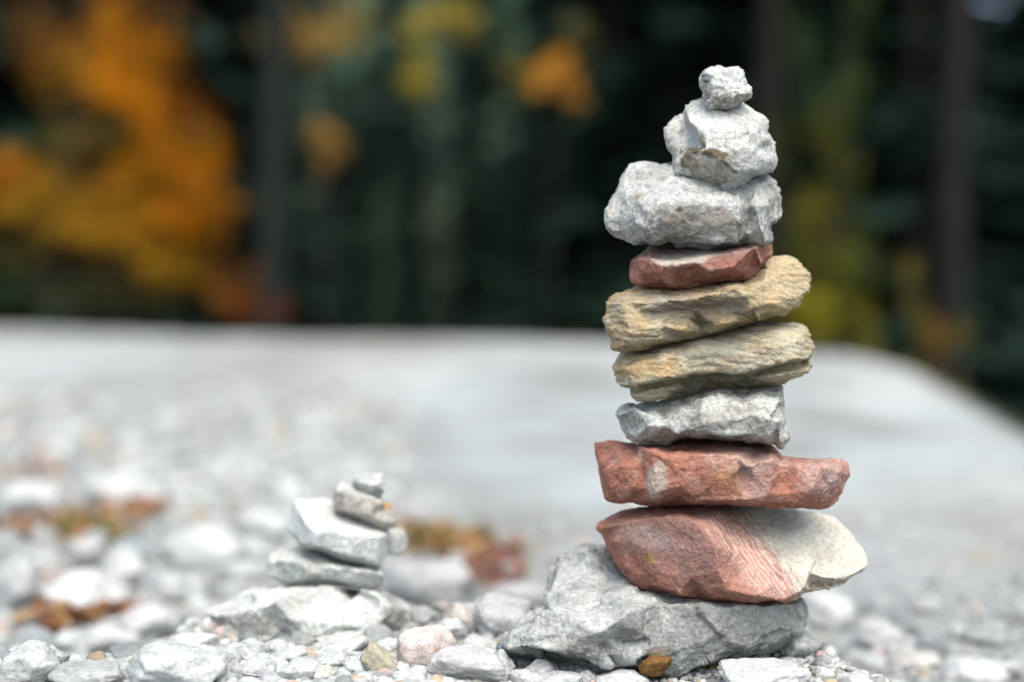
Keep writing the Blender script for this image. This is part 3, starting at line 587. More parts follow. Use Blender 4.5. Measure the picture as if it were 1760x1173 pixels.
for a in [
 (48, 1146, 118, 88, 'pale pointed stone cut by the bottom left corner of the photo', .84, W),
 (150, 1165, 130, 50, 'low grey rubble lump right of the bottom left corner stone', .83, G),
 (305, 1152, 175, 96, 'largest white foreground stone, just right of the rusty curled leaf', .835, W),
 (385, 1132, 62, 48, 'pale stone overlapping the right shoulder of the largest white foreground stone', .90, W),
 (424, 1118, 66, 46, 'rounded white stone under the left end of the broad pale rock', .885, W),
 (444, 1148, 66, 44, 'angular white chip below the rounded white stone, left of the pale boulder', .85, W),
 (402, 1156, 36, 38, 'small bluish chip between two white foreground stones', .845, G),
 (478, 1114, 40, 30, 'small chip wedged between broad pale rock and pale boulder', .88, W),
 (470, 1168, 60, 22, 'dark grey chip at the bottom edge below the angular white chip', .83, (.36, .37, .38)),
 (560, 1160, 40, 34, 'tiny split chip at the bottom edge left of the olive stone', .83, (.55, .53, .48)),
 (592, 1166, 34, 26, 'small white chip at the bottom edge touching the olive stone', .83, W),
 (612, 1146, 46, 36, 'white chip leaning on the left side of the olive stone', .86, W),
 (666, 1116, 52, 42, 'smooth white stone between the pale boulder and the pink cobble', .90, W),
 (801, 1146, 140, 72, 'broad white stone right in front of the pink cobble', .84, (.55, .56, .555)),
 (862, 1142, 50, 52, 'rounded pale stone beside the base rock, right of the broad white stone', .86, W),
 (770, 1092, 70, 60, 'whitish stone half hidden behind the pink cobble', .95, W),
 (722, 1058, 56, 34, 'small grey stone behind the pink cobble, next to the broad pale rock', 1.0, G),
 (794, 1066, 74, 62, 'beige rounded stone behind the pink cobble', 1.0, (.56, .53, .48)),
 (868, 1062, 112, 84, 'big blurred white stone leaning on the left of the base rock', .98, (.50, .51, .505)),
 (886, 1024, 112, 46, 'long blurred white stone behind the left shoulder of the base rock', 1.06, (.5,.5,.49)),
 (815, 1104, 60, 26, 'flat pale stone between beige stone and broad white stone', .91, W),
 (740, 1010, 160, 96, 'large blurred pale stone right of the small cairn, below the rusty leaves', 1.08, (.46, .475, .475)),
 (926, 1152, 56, 40, 'rounded pebble under the left overhang of the base rock', .835, (.50, .51, .50)),
 (960, 1168, 90, 26, 'flat white chip at the bottom edge below the left overhang of the base rock', .825, W),
 (1008, 1164, 34, 24, 'small grey angular chip at the bottom edge under the base rock', .825, G),
 (1068, 1166, 96, 30, 'flat whitish chip at the bottom edge, left of the amber pebble', .825, W),
 (1316, 1164, 160, 52, 'wide speckled pale stone at the bottom edge under the base rock\'s right end', .835, (.55, .57, .57)),
 (1306, 1146, 70, 26, 'low grey stone in the shade behind the wide speckled stone', .88, (.40, .41, .41)),
 (1420, 1052, 96, 66, 'blurred pale stone right of the base rock', 1.04, (.56, .58, .58)),
 (1372, 1108, 70, 60, 'blurred grey stone behind the right end of the base rock', 1.0, G),
 (1508, 1092, 80, 52, 'blurred whitish stone standing alone right of the cairn', 1.08, (.56, .57, .57)),
 (1478, 1140, 96, 48, 'blurred grey stone low on the ground right of the wide speckled stone', .93, G),
 (1672, 1158, 120, 52, 'blurred white stone near the bottom right corner', .93, (.58, .60, .60)),
 (1580, 1140, 70, 34, 'small blurred stone left of the bottom right white stone', 1.0, (.46, .45, .42)),
 (46, 858, 116, 62, 'blurred pale stone farthest left, above the rusty leaf band', 1.55, (.58, .60, .60)),
 (216, 846, 150, 66, 'long blurred white stone above the grassy leaf band on the left', 1.6, (.60, .62, .62)),
 (347, 940, 160, 70, 'long blurred grey stone left of the small cairn', 1.28, (.54, .56, .56)),
 (444, 905, 110, 56, 'blurred pale stone just left of the small cairn', 1.38, (.56, .58, .58)),
 (66, 962, 96, 62, 'blurred grey stone under the rusty leaf band on the left', 1.24, G),
 (144, 952, 76, 58, 'blurred round grey stone under the grass tuft', 1.26, (.48, .48, .47)),
 (212, 978, 74, 72, 'blurred upright pale stone right of the grass tuft', 1.2, (.58, .60, .60)),
 (144, 1024, 140, 88, 'bright blurred white stone above the lower rusty leaves', 1.1, (.64, .66, .66)),
 (22, 1012, 84, 112, 'tall blurred grey stone at the left edge', 1.1, (.48, .50, .50)),
 (124, 1112, 62, 60, 'rounded white stone beside the lower rusty leaves', .96, W),
 (196, 1098, 96, 50, 'pale stone right of the lower rusty leaves', .98, (.56, .58, .58)),
 (258, 1070, 100, 66, 'blurred pale stone left of the broad rock, right of lower leaves', 1.02, (.58, .60, .60)),
 (330, 1108, 90, 40, 'flat pale stone in front of the left tip of the broad rock', .95, (.58, .60, .60)),
 (352, 1134, 84, 46, 'angular white stone between the largest foreground stone and the broad pale rock', None, W),
 (520, 1152, 78, 48, 'blocky whitish stone at the bottom below the pale boulder', None, W),
 (574, 1134, 64, 40, 'broken white stone lying on the pale boulder\'s right foot', None, W),
 (500, 1126, 58, 34, 'low white stone in front of the pale boulder\'s left end', None, W),
 (704, 1166, 62, 34, 'small white stone cut by the bottom edge between olive stone and broad white stone', None, W),
 (236, 1166, 60, 34, 'small grey stone at the bottom edge left of the largest white stone', None, G),
 (94, 1136, 56, 40, 'grey angular stone behind the bottom left corner stone', None, G),
 (905, 1166, 64, 34, 'white stone at the bottom edge right of the broad white stone', None, W),
 (295, 1010, 120, 56, 'blurred grey flat stone above left of the broad pale rock', 1.15, (.50, .52, .52)),
 (420, 985, 90, 44, 'blurred grey stone touching the small cairn slab from the left', 1.15, (.50, .52, .52)),
]:
    px, py, w_, h_, lab, D, b_ = a
    place(px, py, w_, h_, lab, None, b_, depth=.8, group='loose limestone pieces around the cairns')
def pinkc(Q):
    c = pcol(Q, 7, (.52, .45, .42)); c = mixc(c, (.38, .18, .14), smooth(.05, .5, fbm(Q + .3, .8, 4, 77, .6)) * .8); return mixc(c, (.56, .50, .47), smooth(.0, .8, Q[:, 2]) * .6)
place(733, 1122, 106, 96, 'round pink and white cobble in the middle of the foreground', .832, colf=pinkc, depth=.9, name='cobble', sub=5, seed=5151, ncut=40)
o = place(660, 1158, 54, 124, 'olive elongated stone leaning left at the bottom edge', .812, base=(.38, .36, .27), tilt=-32, depth=.9, name='cobble', seed=888)
place(1127, 1143, 62, 40, 'amber brown pebble tucked under the front of the base rock', .805, base=(.15, .075, .022), tilt=-18, depth=.7, seed=4141)
place(1136, 1122, 56, 26, 'dark jagged chip capping the amber pebble', .808, base=(.15, .13, .11), tilt=-8, depth=.6, seed=4242)
place(1240, 1160, 56, 34, 'dull brown pebble in the shade under the base rock', .835, base=(.17, .12, .05), depth=.7, seed=4343)
place(1336, 1122, 44, 40, 'tan blurred pebble behind the shaded underside of the base rock', .95, base=(.42, .36, .26), depth=.8, seed=4444)

# scattered individual stones
rnd = random.Random(5); cnt = 0
shared = {'near': 'small pale limestone piece lying loose among the gravel in the foreground',
          'mid': 'blurred pale stone lying on the gravel behind the cairns'}
ROCKS = [(.0 + (1190 - 880) / F * .87, .87, .085), ((560 - 880) / F * .96, .965, .075)]
cand = []
for t in range(14000):
    D = rnd.choice([rnd.uniform(.78, .93), rnd.uniform(.78, .9), rnd.uniform(.78, 1.0), rnd.uniform(.8, 1.3), rnd.uniform(.9, 2.3)])
    px = rnd.uniform(-40, 1800); x = (px - 880) / F * D
    s_ = rnd.uniform(.007, .015) if D < 1.0 else rnd.uniform(.01, .026)
    if px > 1350: s_ *= .8; 
    if 900 < px and D > 1.3 and rnd.random() < .8: continue
    if D > 1.5 and px > 420: continue
    if D > 1.25 and px > 640 and rnd.random() < .7: continue
    if edge_dist(np.array([x]), np.array([D]))[0] > -.1: continue
    ok = all((x - a) ** 2 + (D - b) ** 2 > (c * .75 + s_) ** 2 for a, b, c in PLACED) and all((x - a) ** 2 / 1.6 + (D - b) ** 2 > (c * .55) ** 2 for a, b, c in ROCKS)
    ptop = 500 + (HC - gz(x, D) - s_ * 1.0) * F / D
    ok = ok and not any(D < b_[4] and abs(px - b_[0]) < b_[2] + s_ * F / D and ptop < b_[1] + b_[3] * .5 for b_ in SCR)
    if not ok: continue
    me = LIB[rnd.randrange(len(LIB))]
    kz = rnd.uniform(.5, .85)
    o = bpy.data.objects.new('pebble', me); C.objects.link(o)
    o.scale = (s_, s_ * rnd.uniform(.7, 1), s_ * kz); o.rotation_euler = (rnd.uniform(-.4, .4), rnd.uniform(-.4, .4), rnd.uniform(0, 6.28))
    o.location = (x, D, gz(x, D) + s_ * kz * .45)
    k = 'near' if D < 1.0 else 'mid'
    tag(o, shared[k], 'stone', 'scattered stones in the foreground' if k == 'near' else 'scattered stones behind the cairns')
    PLACED.append((x, D, s_)); cnt += 1
    if cnt >= 275: break

# gravel: nobody could count it
rg = np.random.RandomState(3); Vs, Fs, Cs = [], [], []; off = 0
protos = [pebble_v(700 + k, 2, 8, 40, 0) for k in range(16)]
def chipfield(n, D0_, D1_, s0, s1, xr, bias=1.0):
    global off
    for _ in range(n):
        D = D0_ + (D1_ - D0_) * rg.rand() ** bias; px = rg.uniform(*xr); x = (px - 880) / F * D
        if edge_dist(np.array([x]), np.array([D]))[0] > .02: continue
        s_ = s0 + (s1 - s0) * rg.rand() ** 2.2
        if D < .95 and any(D < b_[4] and abs(px - b_[0]) < b_[2] and 500 + (HC - s_ * 1.5) * F / D < b_[1] + b_[3] * .8 for b_ in SCR): s_ = s0 * .9
        Q, Fq = protos[rg.randint(16)]
        a, b = rg.uniform(0, 6.28), rg.uniform(-.6, .6)
        M = np.array(Matrix.Rotation(a, 3, 'Z') @ Matrix.Rotation(b, 3, 'X'))
        q = (Q * np.array([1, rg.uniform(.6, 1), rg.uniform(.45, .9)]) * s_) @ M.T
        Vs.append((q, x, D, s_)); Fs.append(Fq + off); off += len(Q)
        base = np.array([.42, .445, .435]) * rg.uniform(.55, 1.25)
        u = rg.rand()
        if u < .04: base = np.array([.42, .34, .24]) * rg.uniform(.7, 1.1)
        elif u < .10: base = np.array([.42, .34, .31])
        Cs.append(np.tile(base, (len(Q), 1)))
chipfield(4200, .74, 1.12, .0025, .008, (-60, 1820))
chipfield(900, .775, .92, .004, .008, (280, 900))
chipfield(420, .775, .90, .006, .012, (-40, 900))
chipfield(800, .775, .9, .0035, .008, (900, 1500))
chipfield(700, 2.0, 4.2, .008, .024, (-60, 700), 1.2)
chipfield(900, 1.1, 2.0, .003, .009, (-60, 1820), 1.6)
chipfield(900, 1.1, 2.2, .004, .014, (-60, 600), 1.3)
xs_ = np.array([v[1] for v in Vs]); ds_ = np.array([v[2] for v in Vs])
zz = ground_z(xs_[None, :], ds_[None, :])[0]
VV = np.concatenate([q + np.array([x, D, z + s_ * .3]) for (q, x, D, s_), z in zip(Vs, zz)])
o = link('gravel', mesh_np('gravel', VV, np.concatenate(Fs), True, np.concatenate(Cs)), M_CHIP)
tag(o, 'loose pale grey limestone gravel covering the ground around the cairns', 'gravel', kind='stuff')

# ------------------------------------------------------------------ leaf litter, grass
def leaf_mesh(pts, sizes, cols, seed, curl=.3, flat=.4):
    """each leaf: a pointed 6-vertex blade folded along its midrib"""
    rg = np.random.RandomState(seed); n = len(pts)
    T = np.array([[0, -1, 0], [.5, -.25, .18], [.42, .4, .2], [0, 1, .05], [-.42, .4, .2], [-.5, -.25, .18]])
    ang = rg.uniform(0, 6.28, n); tx = rg.normal(0, flat, n); ty = rg.normal(0, flat, n)
    ca, sa = np.cos(ang), np.sin(ang)
    V = np.zeros((n, 6, 3))
    for k in range(6):
        x, y, z = T[k]; z = z * curl * 3 * rg.uniform(-1, 1, n)
        x1 = x * np.cos(ty) + z * np.sin(ty); z1 = -x * np.sin(ty) + z * np.cos(ty)
        y1 = y * np.cos(tx) - z1 * np.sin(tx); z2 = y * np.sin(tx) + z1 * np.cos(tx)
        V[:, k, 0] = (x1 * ca - y1 * sa) * sizes; V[:, k, 1] = (x1 * sa + y1 * ca) * sizes; V[:, k, 2] = z2 * sizes
    V += pts[:, None, :]
    b = np.arange(n)[:, None] * 6
    Fc = np.concatenate([b + np.array([0, 1, 2, 3]), b + np.array([0, 3, 4, 5])])
    return V.reshape(-1, 3), Fc, np.repeat(cols, 6, 0)
patches = [(75, 805, 50, 12, 26), (10, 836, 30, 12, 22), (95, 830, 60, 10, 20), (40, 925, 70, 22, 70), (110, 905, 60, 20, 60), (170, 925, 50, 22, 50), (215, 895, 60, 20, 70), (262, 885, 34, 14, 30),
           (96, 1092, 34, 30, 46), (150, 1064, 50, 16, 46), (215, 1078, 40, 16, 30), (80, 1108, 20, 14, 14), (725, 925, 50, 24, 60), (770, 945, 65, 26, 60), (830, 965, 70, 24, 60), (800, 1000, 70, 20, 40), (865, 985, 45, 26, 40), (30, 585, 60, 10, 30)]
rg = np.random.RandomState(12); PT, SZ, CL = [], [], []
LC = [(.30, .12, .035), (.34, .17, .06), (.20, .08, .035), (.26, .12, .06), (.12, .06, .035), (.38, .24, .12)]
for px, py, rx, ry, n in patches:
    for _ in range(int(n * 1.6)):
        q = groundpt(px + rg.normal() * rx * .5, py + rg.normal() * ry * .5)
        c = LC[rg.randint(6)]
        if px > 790 and py > 975: c = [(.30, .15, .11), (.24, .10, .08), (.36, .2, .14)][rg.randint(3)]
        PT.append((q.x, q.y, rg.uniform(.004, .02))); SZ.append(rg.uniform(.0045, .012)); CL.append(c)
SZ = [a if p[1] > .93 else a * .5 for a, p in zip(SZ, PT)]
PT = np.array(PT); PT[:, 2] += ground_z(PT[None, :, 0], PT[None, :, 1])[0]
V, Fc, cc = leaf_mesh(PT, np.array(SZ), np.array(CL), 5)
o = link('leaf_litter', mesh_np('leaf_litter', V, Fc, False, cc), M_LITTER)
tag(o, 'drifts of rusty orange fallen leaves between the stones', 'fallen leaves', kind='stuff')
for k, (px, py, D, s_, tilt, lab) in enumerate([(208, 1146, .86, .011, .5, 'rusty curled dead leaf standing between two white foreground stones'), (226, 1152, .855, .009, -.7, 'small dark red dead leaf beside the rusty curled leaf')]):
    bm = bmesh.new(); n = 9; rows = []
    for i in range(n):
        t = i / (n - 1); wd = math.sin(math.pi * min(t * .95 + .03, 1)) ** .8 * .5
        rows.append([bm.verts.new(((j / 4 - .5) * 2 * wd * (1 + .12 * math.sin(i * 2.6 + j)), (t - .5) * 2, .35 * abs(j / 4 - .5) * 2 * wd + .35 * (t - .5) ** 2 + .05 * math.sin(i * 1.7 + j * 2))) for j in range(5)])
    for i in range(n - 1):
        for j in range(4): bm.faces.new((rows[i][j], rows[i][j + 1], rows[i + 1][j + 1], rows[i + 1][j]))
    bmesh.ops.scale(bm, vec=(s_, s_, s_), verts=bm.verts); bmesh.ops.solidify(bm, geom=bm.faces[:], thickness=.0003)
    me = bpy.data.meshes.new('fallen_leaf'); bm.to_mesh(me); bm.free()
    me.polygons.foreach_set('use_smooth', np.ones(len(me.polygons), dtype=bool))
    set_col(me, np.tile(np.array([(.28, .08, .03), (.18, .05, .03)][k]), (len(me.vertices), 1)))
    o = link('fallen_leaf', me, M_LITTER, None, unproj(px, py, D)); o.rotation_euler = (1.0 + tilt, tilt, k * 1.3 + .6)
    tag(o, lab, 'leaf')
# grass tufts (stuff)
PT, FQ, CC = [], [], []; off = 0
for px, py, rx, n in [(118, 925, 26, 60), (186, 936, 28, 70), (770, 950, 36, 60), (830, 940, 30, 30), (60, 590, 60, 60), (8, 575, 30, 80), (700, 940, 20, 20)] + [(k, 0, 60, 26) for k in (30, 110, 210, 330, 470, 620, 880, 960, 1020, 1420, 1500, 1570)]:
    for _ in range(n):
        if py: q = groundpt(px + rg.normal() * rx * .6, py + rg.normal() * 6); hs = 1
        else:
            pj = px + rg.normal() * rx; ts = np.arange(2., 15, .12); ee = edge_dist((pj - 880) / F * ts, ts); te = ts[int(np.argmax(ee > 0))] + rg.normal() * .12
            q = Vector(((pj - 880) / F * te, te, 0)); hs = 1.6
        z = gz(q.x, q.y); h = rg.uniform(.02, .055) * hs; a = rg.uniform(0, 6.28); l = rg.uniform(.2, .8) * h; wd = .0015 * (1 if py else 3)
        for k in range(4):
            t = k / 3; cx_ = q.x + math.cos(a) * l * t * t; cy_ = q.y + math.sin(a) * l * t * t; zz_ = z + h * t * (1 - .25 * t)
            ww = wd * (1 - t * .9)
            PT += [(cx_ - math.sin(a) * ww, cy_ + math.cos(a) * ww, zz_), (cx_ + math.sin(a) * ww, cy_ - math.cos(a) * ww, zz_)]
        for k in range(3): FQ.append((off + 2 * k, off + 2 * k + 1, off + 2 * k + 3, off + 2 * k + 2))
        off += 8; CC += [((.17, .19, .06), (.26, .22, .08), (.12, .16, .04))[rg.randint(3)]] * 8
o = link('grass', mesh_np('grass', PT, FQ, True, np.array(CC)), M_GRASS); tag(o, 'short olive grass tufts growing among the fallen leaves', 'grass', kind='stuff')

# ------------------------------------------------------------------ trees
def tube(bm, pts, rads, seg=7):
    prev = None
    for i, (p, r) in enumerate(zip(pts, rads)):
        p = Vector(p); d = (Vector(pts[min(i + 1, len(pts) - 1)]) - Vector(pts[max(i - 1, 0)])).normalized()
        a = d.orthogonal().normalized() if prev is None else (prev - d * prev.dot(d)).normalized(); prev = a; b = d.cross(a)
        ring = [bm.verts.new(p + (a * math.cos(6.2832 * k / seg) + b * math.sin(6.2832 * k / seg)) * r) for k in range(seg)]
        if i:
            for k in range(seg): bm.faces.new((last[k], last[(k + 1) % seg], ring[(k + 1) % seg], ring[k]))
        last = ring
def wobble(a, b, n, amp, rnd):
    a, b = Vector(a), Vector(b); out = []
    for i in range(n + 1):
        t = i / n; out.append(a.lerp(b, t) + Vector((rnd.uniform(-1, 1), rnd.uniform(-1, 1), 0)) * amp * (0 if i in (0, n) else 1))
    return out
def trunk_obj(bm, root, color, loc):
    me = bpy.data.meshes.new('trunk'); bm.to_mesh(me); bm.free()
    me.transform(Matrix.Translation(-Vector(loc)))
    set_col(me, np.tile(np.array(color), (len(me.vertices), 1)))
    me.polygons.foreach_set('use_smooth', np.ones(len(me.polygons), dtype=bool))
    return link('trunk', me, M_BARK, root)
def broadleaf(name, label, cat, base_px, D, top_px, clumps, tr, barkc, leaf=.03, seed=1, group=None, dens=1.0, jitter=.5, trunk=True):
    """clumps: (px, py, rx, ry, dD, colour, n)"""
    rnd = random.Random(seed); rg = np.random.RandomState(seed)
    b = unproj(base_px, 560, D); z0 = gz(b.x, D); b = Vector((b.x, D, z0 - .05))
    root = empty(name, b); tag(root, label, cat, group)
    top = unproj(top_px[0], top_px[1], D)
    bm = bmesh.new(); path = wobble(b, top, 8, tr * 1.2, rnd); tube(bm, path, [tr * (1 - .75 * i / 8) for i in range(9)], 8)
    PT, SZ, CL = [], [], []
    for px, py, rx, ry, dD, c, n in clumps:
        cc = unproj(px, py, D + dD); mm = (D + dD) / F
        j = max(1, min(8, int(8 * (cc.z - z0) / max(top.z - z0, .1) * .75))); st = path[j]
        tube(bm, wobble(st, cc, 4, .04, rnd), [tr * .32, tr * .25, tr * .18, tr * .12, tr * .06], 5)
        nn = int(n * dens); sub = max(3, nn // 45)
        cen = rg.normal(size=(sub, 3)) * np.array([rx * mm, max(rx, ry) * mm * .8, ry * mm]) * .6
        for k in range(sub):
            tube(bm, [cc, Vector(cc).lerp(cc + Vector(cen[k]), .5) + Vector((0, 0, .02)), cc + Vector(cen[k])], [tr * .06, tr * .05, tr * .025], 4)
        w_ = rg.randint(0, sub, nn); p = cen[w_] + rg.normal(size=(nn, 3)) * np.array([rx, rx, ry]) * mm * .34
        PT.append(p + np.array(cc)); SZ.append(rg.uniform(.6, 1.2, nn) * leaf)
        f = rg.uniform(.65, 1.25, (nn, 1)); hue = rg.normal(0, .08, (nn, 1)) * np.array([[0, 1, 0]]) * c[1]
        CL.append(np.clip(np.array(c)[None] * f + hue, .002, 1))
    trunk_obj(bm, root, barkc, b)
    V, Fc, cc = leaf_mesh(np.concatenate(PT), np.concatenate(SZ), np.concatenate(CL), seed, flat=1.1)
    link('crown', mesh_np('crown', V - np.array(b), Fc, False, cc), M_LEAF, root)
    return root
OR = (.70, .29, .008); YO = (.56, .31, .018); BR = (.34, .14, .02); RB = (.50, .17, .015); OL = (.20, .17, .03); YG = (.16, .17, .025); DG = (.05, .09, .03)
broadleaf('beech_tree', 'autumn beech with a bright orange and yellow crown at the left edge', 'tree', 60, 15, (170, -250), [
    (230, 70, 60, 50, 0, OR, 520), (215, 150, 55, 45, -.2, OR, 700), (240, 185, 35, 30, -.4, OR, 420), (150, 110, 60, 40, .3, YO, 320), (90, 110, 60, 30, .3, BR, 200), (60, 50, 60, 50, .5, BR, 240),
    (280, 120, 50, 50, .4, BR, 240), (130, 250, 60, 40, .2, OL, 420), (215, 245, 55, 35, .1, YO, 420), (300, 200, 45, 50, .3, RB, 320), (300, 290, 60, 45, -.1, OR, 820), (350, 305, 40, 30, -.2, OR, 420), (210, 310, 60, 40, .1, YO, 480),
    (30, 320, 50, 30, 0, RB, 320), (90, 355, 60, 28, -.1, YO, 460), (20, 290, 30, 30, .1, YO, 160), (150, 385, 60, 26, -.1, YO, 520), (220, 370, 50, 30, 0, YO, 460), (315, 380, 45, 28, -.3, OR, 620), (260, 420, 45, 35, 0, YO, 520), (290, 465, 35, 30, -.1, YO, 420),
    (350, 440, 40, 60, .2, BR, 280), (250, 20, 60, 40, .2, BR, 260), (370, 380, 20, 60, .3, BR, 180), (110, 300, 60, 40, .5, BR, 260), (60, 440, 70, 30, .4, OL, 160), (200, 470, 60, 30, .4, OL, 160)], .07, (.05, .035, .02), .036, 3, None, 1.2)
broadleaf('shrub', 'low rust red shrub at the gravel edge below the orange beech', 'shrub', 420, 12.6, (425, 490), [
    (430, 510, 26, 28, 0, (.28, .10, .02), 240), (400, 525, 26, 24, 0, (.34, .10, .02), 200), (460, 535, 26, 20, 0, (.20, .05, .02), 160), (380, 500, 22, 30, .2, BR, 100)], .012, (.05, .03, .02), .022, 5)
broadleaf('shrub', 'dark green shrub at the far left gravel edge under the orange beech', 'shrub', 60, 14.6, (60, 470), [(20, 520, 50, 30, 0, (.05, .075, .02), 240), (90, 500, 60, 40, 0, (.06, .07, .02), 240), (180, 520, 70, 26, 0, (.05, .07, .02), 240), (270, 520, 60, 26, 0, (.08, .075, .02), 200)], .014, (.04, .03, .02), .025, 6)
FY = (.50, .36, .05)
broadleaf('birch_tree', 'slender birch with loose yellow clumps against the dark forest, centre left', 'tree', 560, 13.5, (560, -200), [
    (530, 62, 40, 26, 0, (.52, .34, .10), 300), (590, 45, 30, 24, .3, (.46, .36, .12), 200), (500, 50, 22, 20, .2, (.4, .22, .06), 90), (620, 20, 30, 30, .5, (.38, .34, .12), 120), (552, 235, 24, 28, 0, (.50, .32, .08), 200), (560, 280, 18, 30, 0, (.46, .28, .07), 140), (545, 110, 40, 20, .4, (.24, .2, .07), 90)], .03, (.022, .02, .018), .045, 11, None, 1.0)
broadleaf('birch_tree', 'thin birch with yellow green leaf clumps near the top centre', 'tree', 745, 13.2, (750, -150), [
    (740, 35, 34, 22, 0, (.50, .40, .07), 320), (785, 55, 24, 26, .2, (.44, .30, .05), 220), (722, 138, 26, 26, 0, (.46, .38, .05), 280), (730, 165, 18, 14, .3, (.3, .25, .05), 80), (830, 30, 40, 30, .6, (.08, .15, .08), 120)], .025, (.02, .02, .018), .045, 12, None, 1.0)
broadleaf('maple_tree', 'young maple with one glowing orange clump left of the tall cairn', 'tree', 930, 12.8, (965, -120), [
    (945, 125, 28, 26, 0, (.85, .45, .06), 230), (975, 158, 22, 26, 0, (.62, .30, .04), 200), (890, 105, 24, 18, .4, (.24, .20, .05), 90), (990, 62, 24, 18, .5, (.22, .20, .08), 110), (900, 160, 24, 20, .6, (.12, .12, .04), 60)], .022, (.018, .018, .015), .035, 13)
broadleaf('sapling', 'tall yellow green sapling with forked stems behind the cairn on the right', 'tree', 1420, 8.3, (1455, -60), [
    (1480, 60, 20, 60, 0, (.05, .08, .02), 160), (1370, 50, 16, 60, .2, (.035, .06, .02), 120), (1400, 130, 26, 60, 0, (.05, .08, .025), 180), (1450, 170, 30, 50, 0, (.07, .10, .02), 240), (1425, 230, 30, 40, 0, (.11, .11, .02), 260), (1440, 300, 30, 40, 0, (.10, .10, .02), 220), (1385, 360, 30, 40, 0, (.20, .17, .02), 300),
    (1380, 440, 36, 40, 0, (.12, .12, .015), 300), (1395, 540, 30, 30, -.2, (.32, .28, .02), 380), (1440, 470, 40, 40, 0, (.14, .15, .02), 320), (1450, 560, 40, 26, 0, (.20, .18, .02), 360), (1350, 250, 24, 50, .2, (.07, .09, .02), 160), (1470, 400, 30, 50, .1, (.07, .09, .02), 200), (1500, 580, 24, 20, 0, (.13, .12, .02), 160)], .022, (.045, .045, .025), .022, 21, None, 1.35)
broadleaf('shrub', 'small yellow leaved bush on the bank beside the brown trunk', 'shrub', 1600, 5.9, (1580, 430), [
    (1562, 450, 16, 26, 0, (.20, .16, .02), 150), (1570, 520, 22, 30, 0, (.13, .11, .02), 160), (1600, 570, 22, 26, 0, (.30, .18, .03), 200), (1650, 585, 22, 18, 0, (.22, .16, .02), 150), (1610, 620, 26, 20, 0, (.24, .13, .03), 180), (1590, 600, 20, 40, 0, (.10, .09, .02), 160)], .009, (.05, .04, .02), .012, 23)

# conifers
def conifer_meshes(seed, H=17, r0=.22, spread=2.6, zlow=.8, nb=230, dark=1.0):
    rnd = random.Random(seed); rg = np.random.RandomState(seed)
    bm = bmesh.new(); tube(bm, [(rnd.uniform(-.03, .03), rnd.uniform(-.03, .03), H * i / 10) for i in range(11)], [r0 * (1 - .93 * i / 10) for i in range(11)], 9)
    V, Fq, Cc = [], [], []; off = 0
    for k in range(nb):
        t = (k + rnd.random()) / nb; z = zlow + (H - zlow) * t ** 1.15; L_ = spread * (1 - (z / H)) ** .8 * rnd.uniform(.65, 1.1) + .15
        a = rnd.uniform(0, 6.283); dirv = np.array([math.cos(a), math.sin(a), -.15 - .25 * rnd.random()]); side = np.array([-math.sin(a), math.cos(a), 0])
        p0 = np.array([0, 0, z]); tip = p0 + dirv * L_
        tube(bm, [p0, (p0 + tip) / 2 + np.array([0, 0, -.04]), tip], [.022, .014, .004], 4)
        m = int(10 + L_ * 12)
        for i in range(m):
            s_ = (i + .5) / m; q = p0 + dirv * L_ * s_; sg = 1 if i % 2 else -1
            l = (.16 + .42 * (1 - s_) * L_ * .5) * rnd.uniform(.6, 1.2); wd = .05 + .03 * rnd.random()
            d2 = side * sg * .8 + dirv * .5 + np.array([0, 0, -.35 * rnd.random()]); d2 /= np.linalg.norm(d2)
            nrm = np.array([0, 0, 1.]) + rg.normal(size=3) * .5; wv = np.cross(d2, nrm); wv /= np.linalg.norm(wv)
            V += [q - wv * wd * .5, q + wv * wd * .5, q + d2 * l * .6 + wv * wd, q + d2 * l, q + d2 * l * .6 - wv * wd]
            Fq.append((off, off + 1, off + 2, off + 4)); Fq.append((off + 4, off + 2, off + 3, off + 3)); off += 5
            c = np.array([.017, .043, .028]) * rnd.uniform(.5, 1.5); Cc += [c] * 5
    V = np.array(V); tri = [(a, b, c) for a, b, c, d in Fq[1::2]]; quads = Fq[0::2]
    allt = tri + [(a, b, c) for a, b, c, d in quads] + [(a, c, d) for a, b, c, d in quads]
    crown = mesh_np('crown', V, allt, False, np.array(Cc)); crown.materials.append(M_NEEDLE)
    tm = bpy.data.meshes.new('trunk'); bm.to_mesh(tm); bm.free(); set_col(tm, np.tile(np.array([.055, .042, .034]), (len(tm.vertices), 1))); tm.materials.append(M_BARK)
    tm.polygons.foreach_set('use_smooth', np.ones(len(tm.polygons), dtype=bool))
    return tm, crown
CON = [conifer_meshes(1), conifer_meshes(2, 20, .26, 3.0, 2.0, 260), conifer_meshes(3, 13, .16, 2.2, .3, 210)]
def conifer(px, D, k, label, group, sc=1.0, rz=0, z=None):
    x = (px - 880) / F * D; r = empty('spruce_tree', (x, D, gz(x, D) - .1 if z is None else z)); r.scale = (sc,) * 3; r.rotation_euler = (0, 0, rz)
    tag(r, label, 'tree', group)
    for nm, me in zip(('trunk', 'crown'), CON[k]):
        o = bpy.data.objects.new(nm, me); C.objects.link(o); o.parent = r
    return r
rnd = random.Random(77)
FG = 'dark spruces of the forest behind the gravel'
LB = 'tall dark spruce in the dense forest behind the gravel edge'
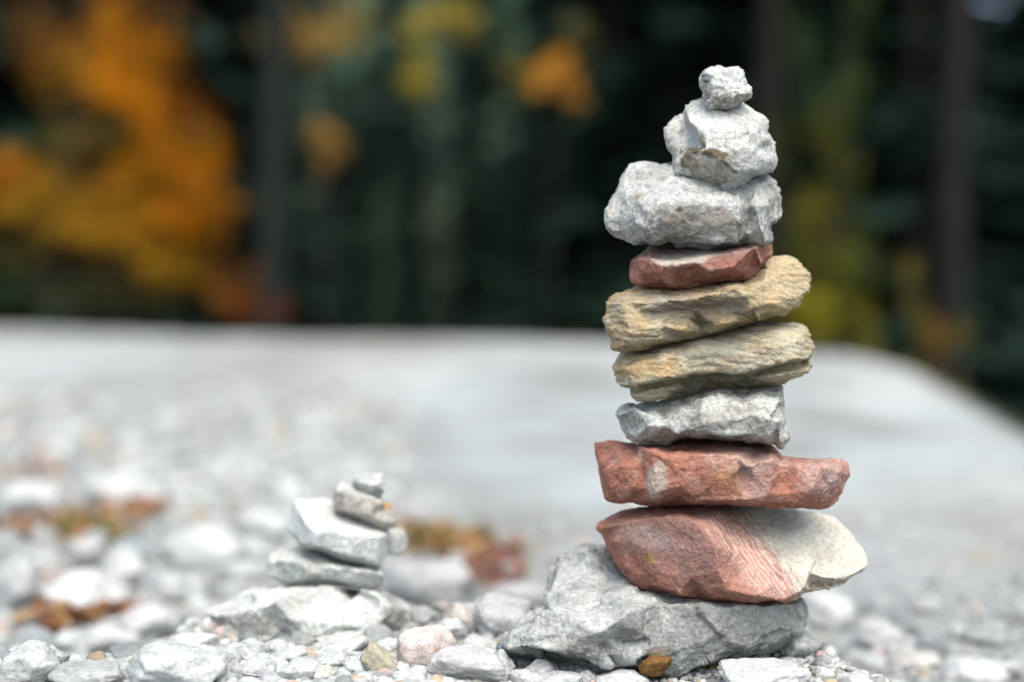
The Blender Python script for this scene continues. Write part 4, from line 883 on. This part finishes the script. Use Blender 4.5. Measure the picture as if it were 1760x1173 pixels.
for D, a, b, st in ((17.2, -350, 2150, 210), (20, -300, 2100, 190), (24, -250, 2050, 170), (30, -150, 1950, 150)):
    px = a + rnd.uniform(0, 60)
    while px < b:
        gap = 430 < px < 1040
        if not (1655 < px < 1745 and True):
            k = 2 if gap else rnd.choice([0, 1])
            s_ = rnd.uniform(.9, 1.2)
            if gap: s_ = {17.2: .42, 20: .47, 24: .60, 30: .70}[D] * rnd.uniform(.8, 1.1)
            conifer(px, D + rnd.uniform(-1.2, 1.2), k, ('low young spruce before the open slope, centre of the forest' if gap else LB), ('low spruces in the forest gap' if gap else FG), s_, rnd.uniform(0, 6.28))
        px += st * rnd.uniform(.75, 1.25) * (.8 if gap else 1)
for i in range(22):
    az = rnd.uniform(-21, 17.0); D = rnd.uniform(38, 75); px = 880 + math.tan(R(az)) * F
    conifer(px, D, rnd.choice([0, 2]), 'far spruce on the hillside above the forest gap', 'far spruces on the hillside', rnd.uniform(.5, .8), rnd.uniform(0, 6.28))
# bare straight trunks one can make out
def bare(px, D, r_, color, label, lean=.35, stubs=14):
    x = (px - 880) / F * D; b = Vector((x, D, gz(x, D) - .1)); root = empty('pine_tree', b); tag(root, label, 'tree')
    rn = random.Random(px); bm = bmesh.new(); top = b + Vector((lean, 0, 13)); path = wobble(b, top, 12, .03, rn)
    tube(bm, path, [r_ * (1.15 - .6 * i / 12) for i in range(13)], 12)
    for k in range(stubs):
        z = rn.uniform(1.5, 9); p = b.lerp(top, z / 13); a = rn.uniform(0, 6.28); q = p + Vector((math.cos(a), math.sin(a), -.2)) * rn.uniform(.3, .9)
        tube(bm, [p, (p + q) / 2 + Vector((0, 0, .03)), q], [.018, .012, .004], 5)
    trunk_obj(bm, root, color, b)
    rg = np.random.RandomState(px); n = 2600; p = rg.normal(size=(n, 3)) * np.array([1.3, 1.3, 1.5]) + np.array([lean, 0, 11.6])
    V, Fc, cc = leaf_mesh(p, rg.uniform(.06, .14, n), np.tile(np.array([.02, .035, .02]), (n, 1)) * rg.uniform(.6, 1.4, (n, 1)), px, flat=1.)
    link('crown', mesh_np('crown', V, Fc, False, cc), M_NEEDLE, root)
bare(1612, 11.5, .125, (.016, .015, .013), 'brown straight pine trunk standing right of the yellow sapling')
bare(1293, 12.5, .12, (.015, .013, .011), 'brown pine trunk rising behind the top of the cairn')
bare(458, 13.2, .13, (.016, .021, .018), 'grey green pine trunk right of the orange beech')
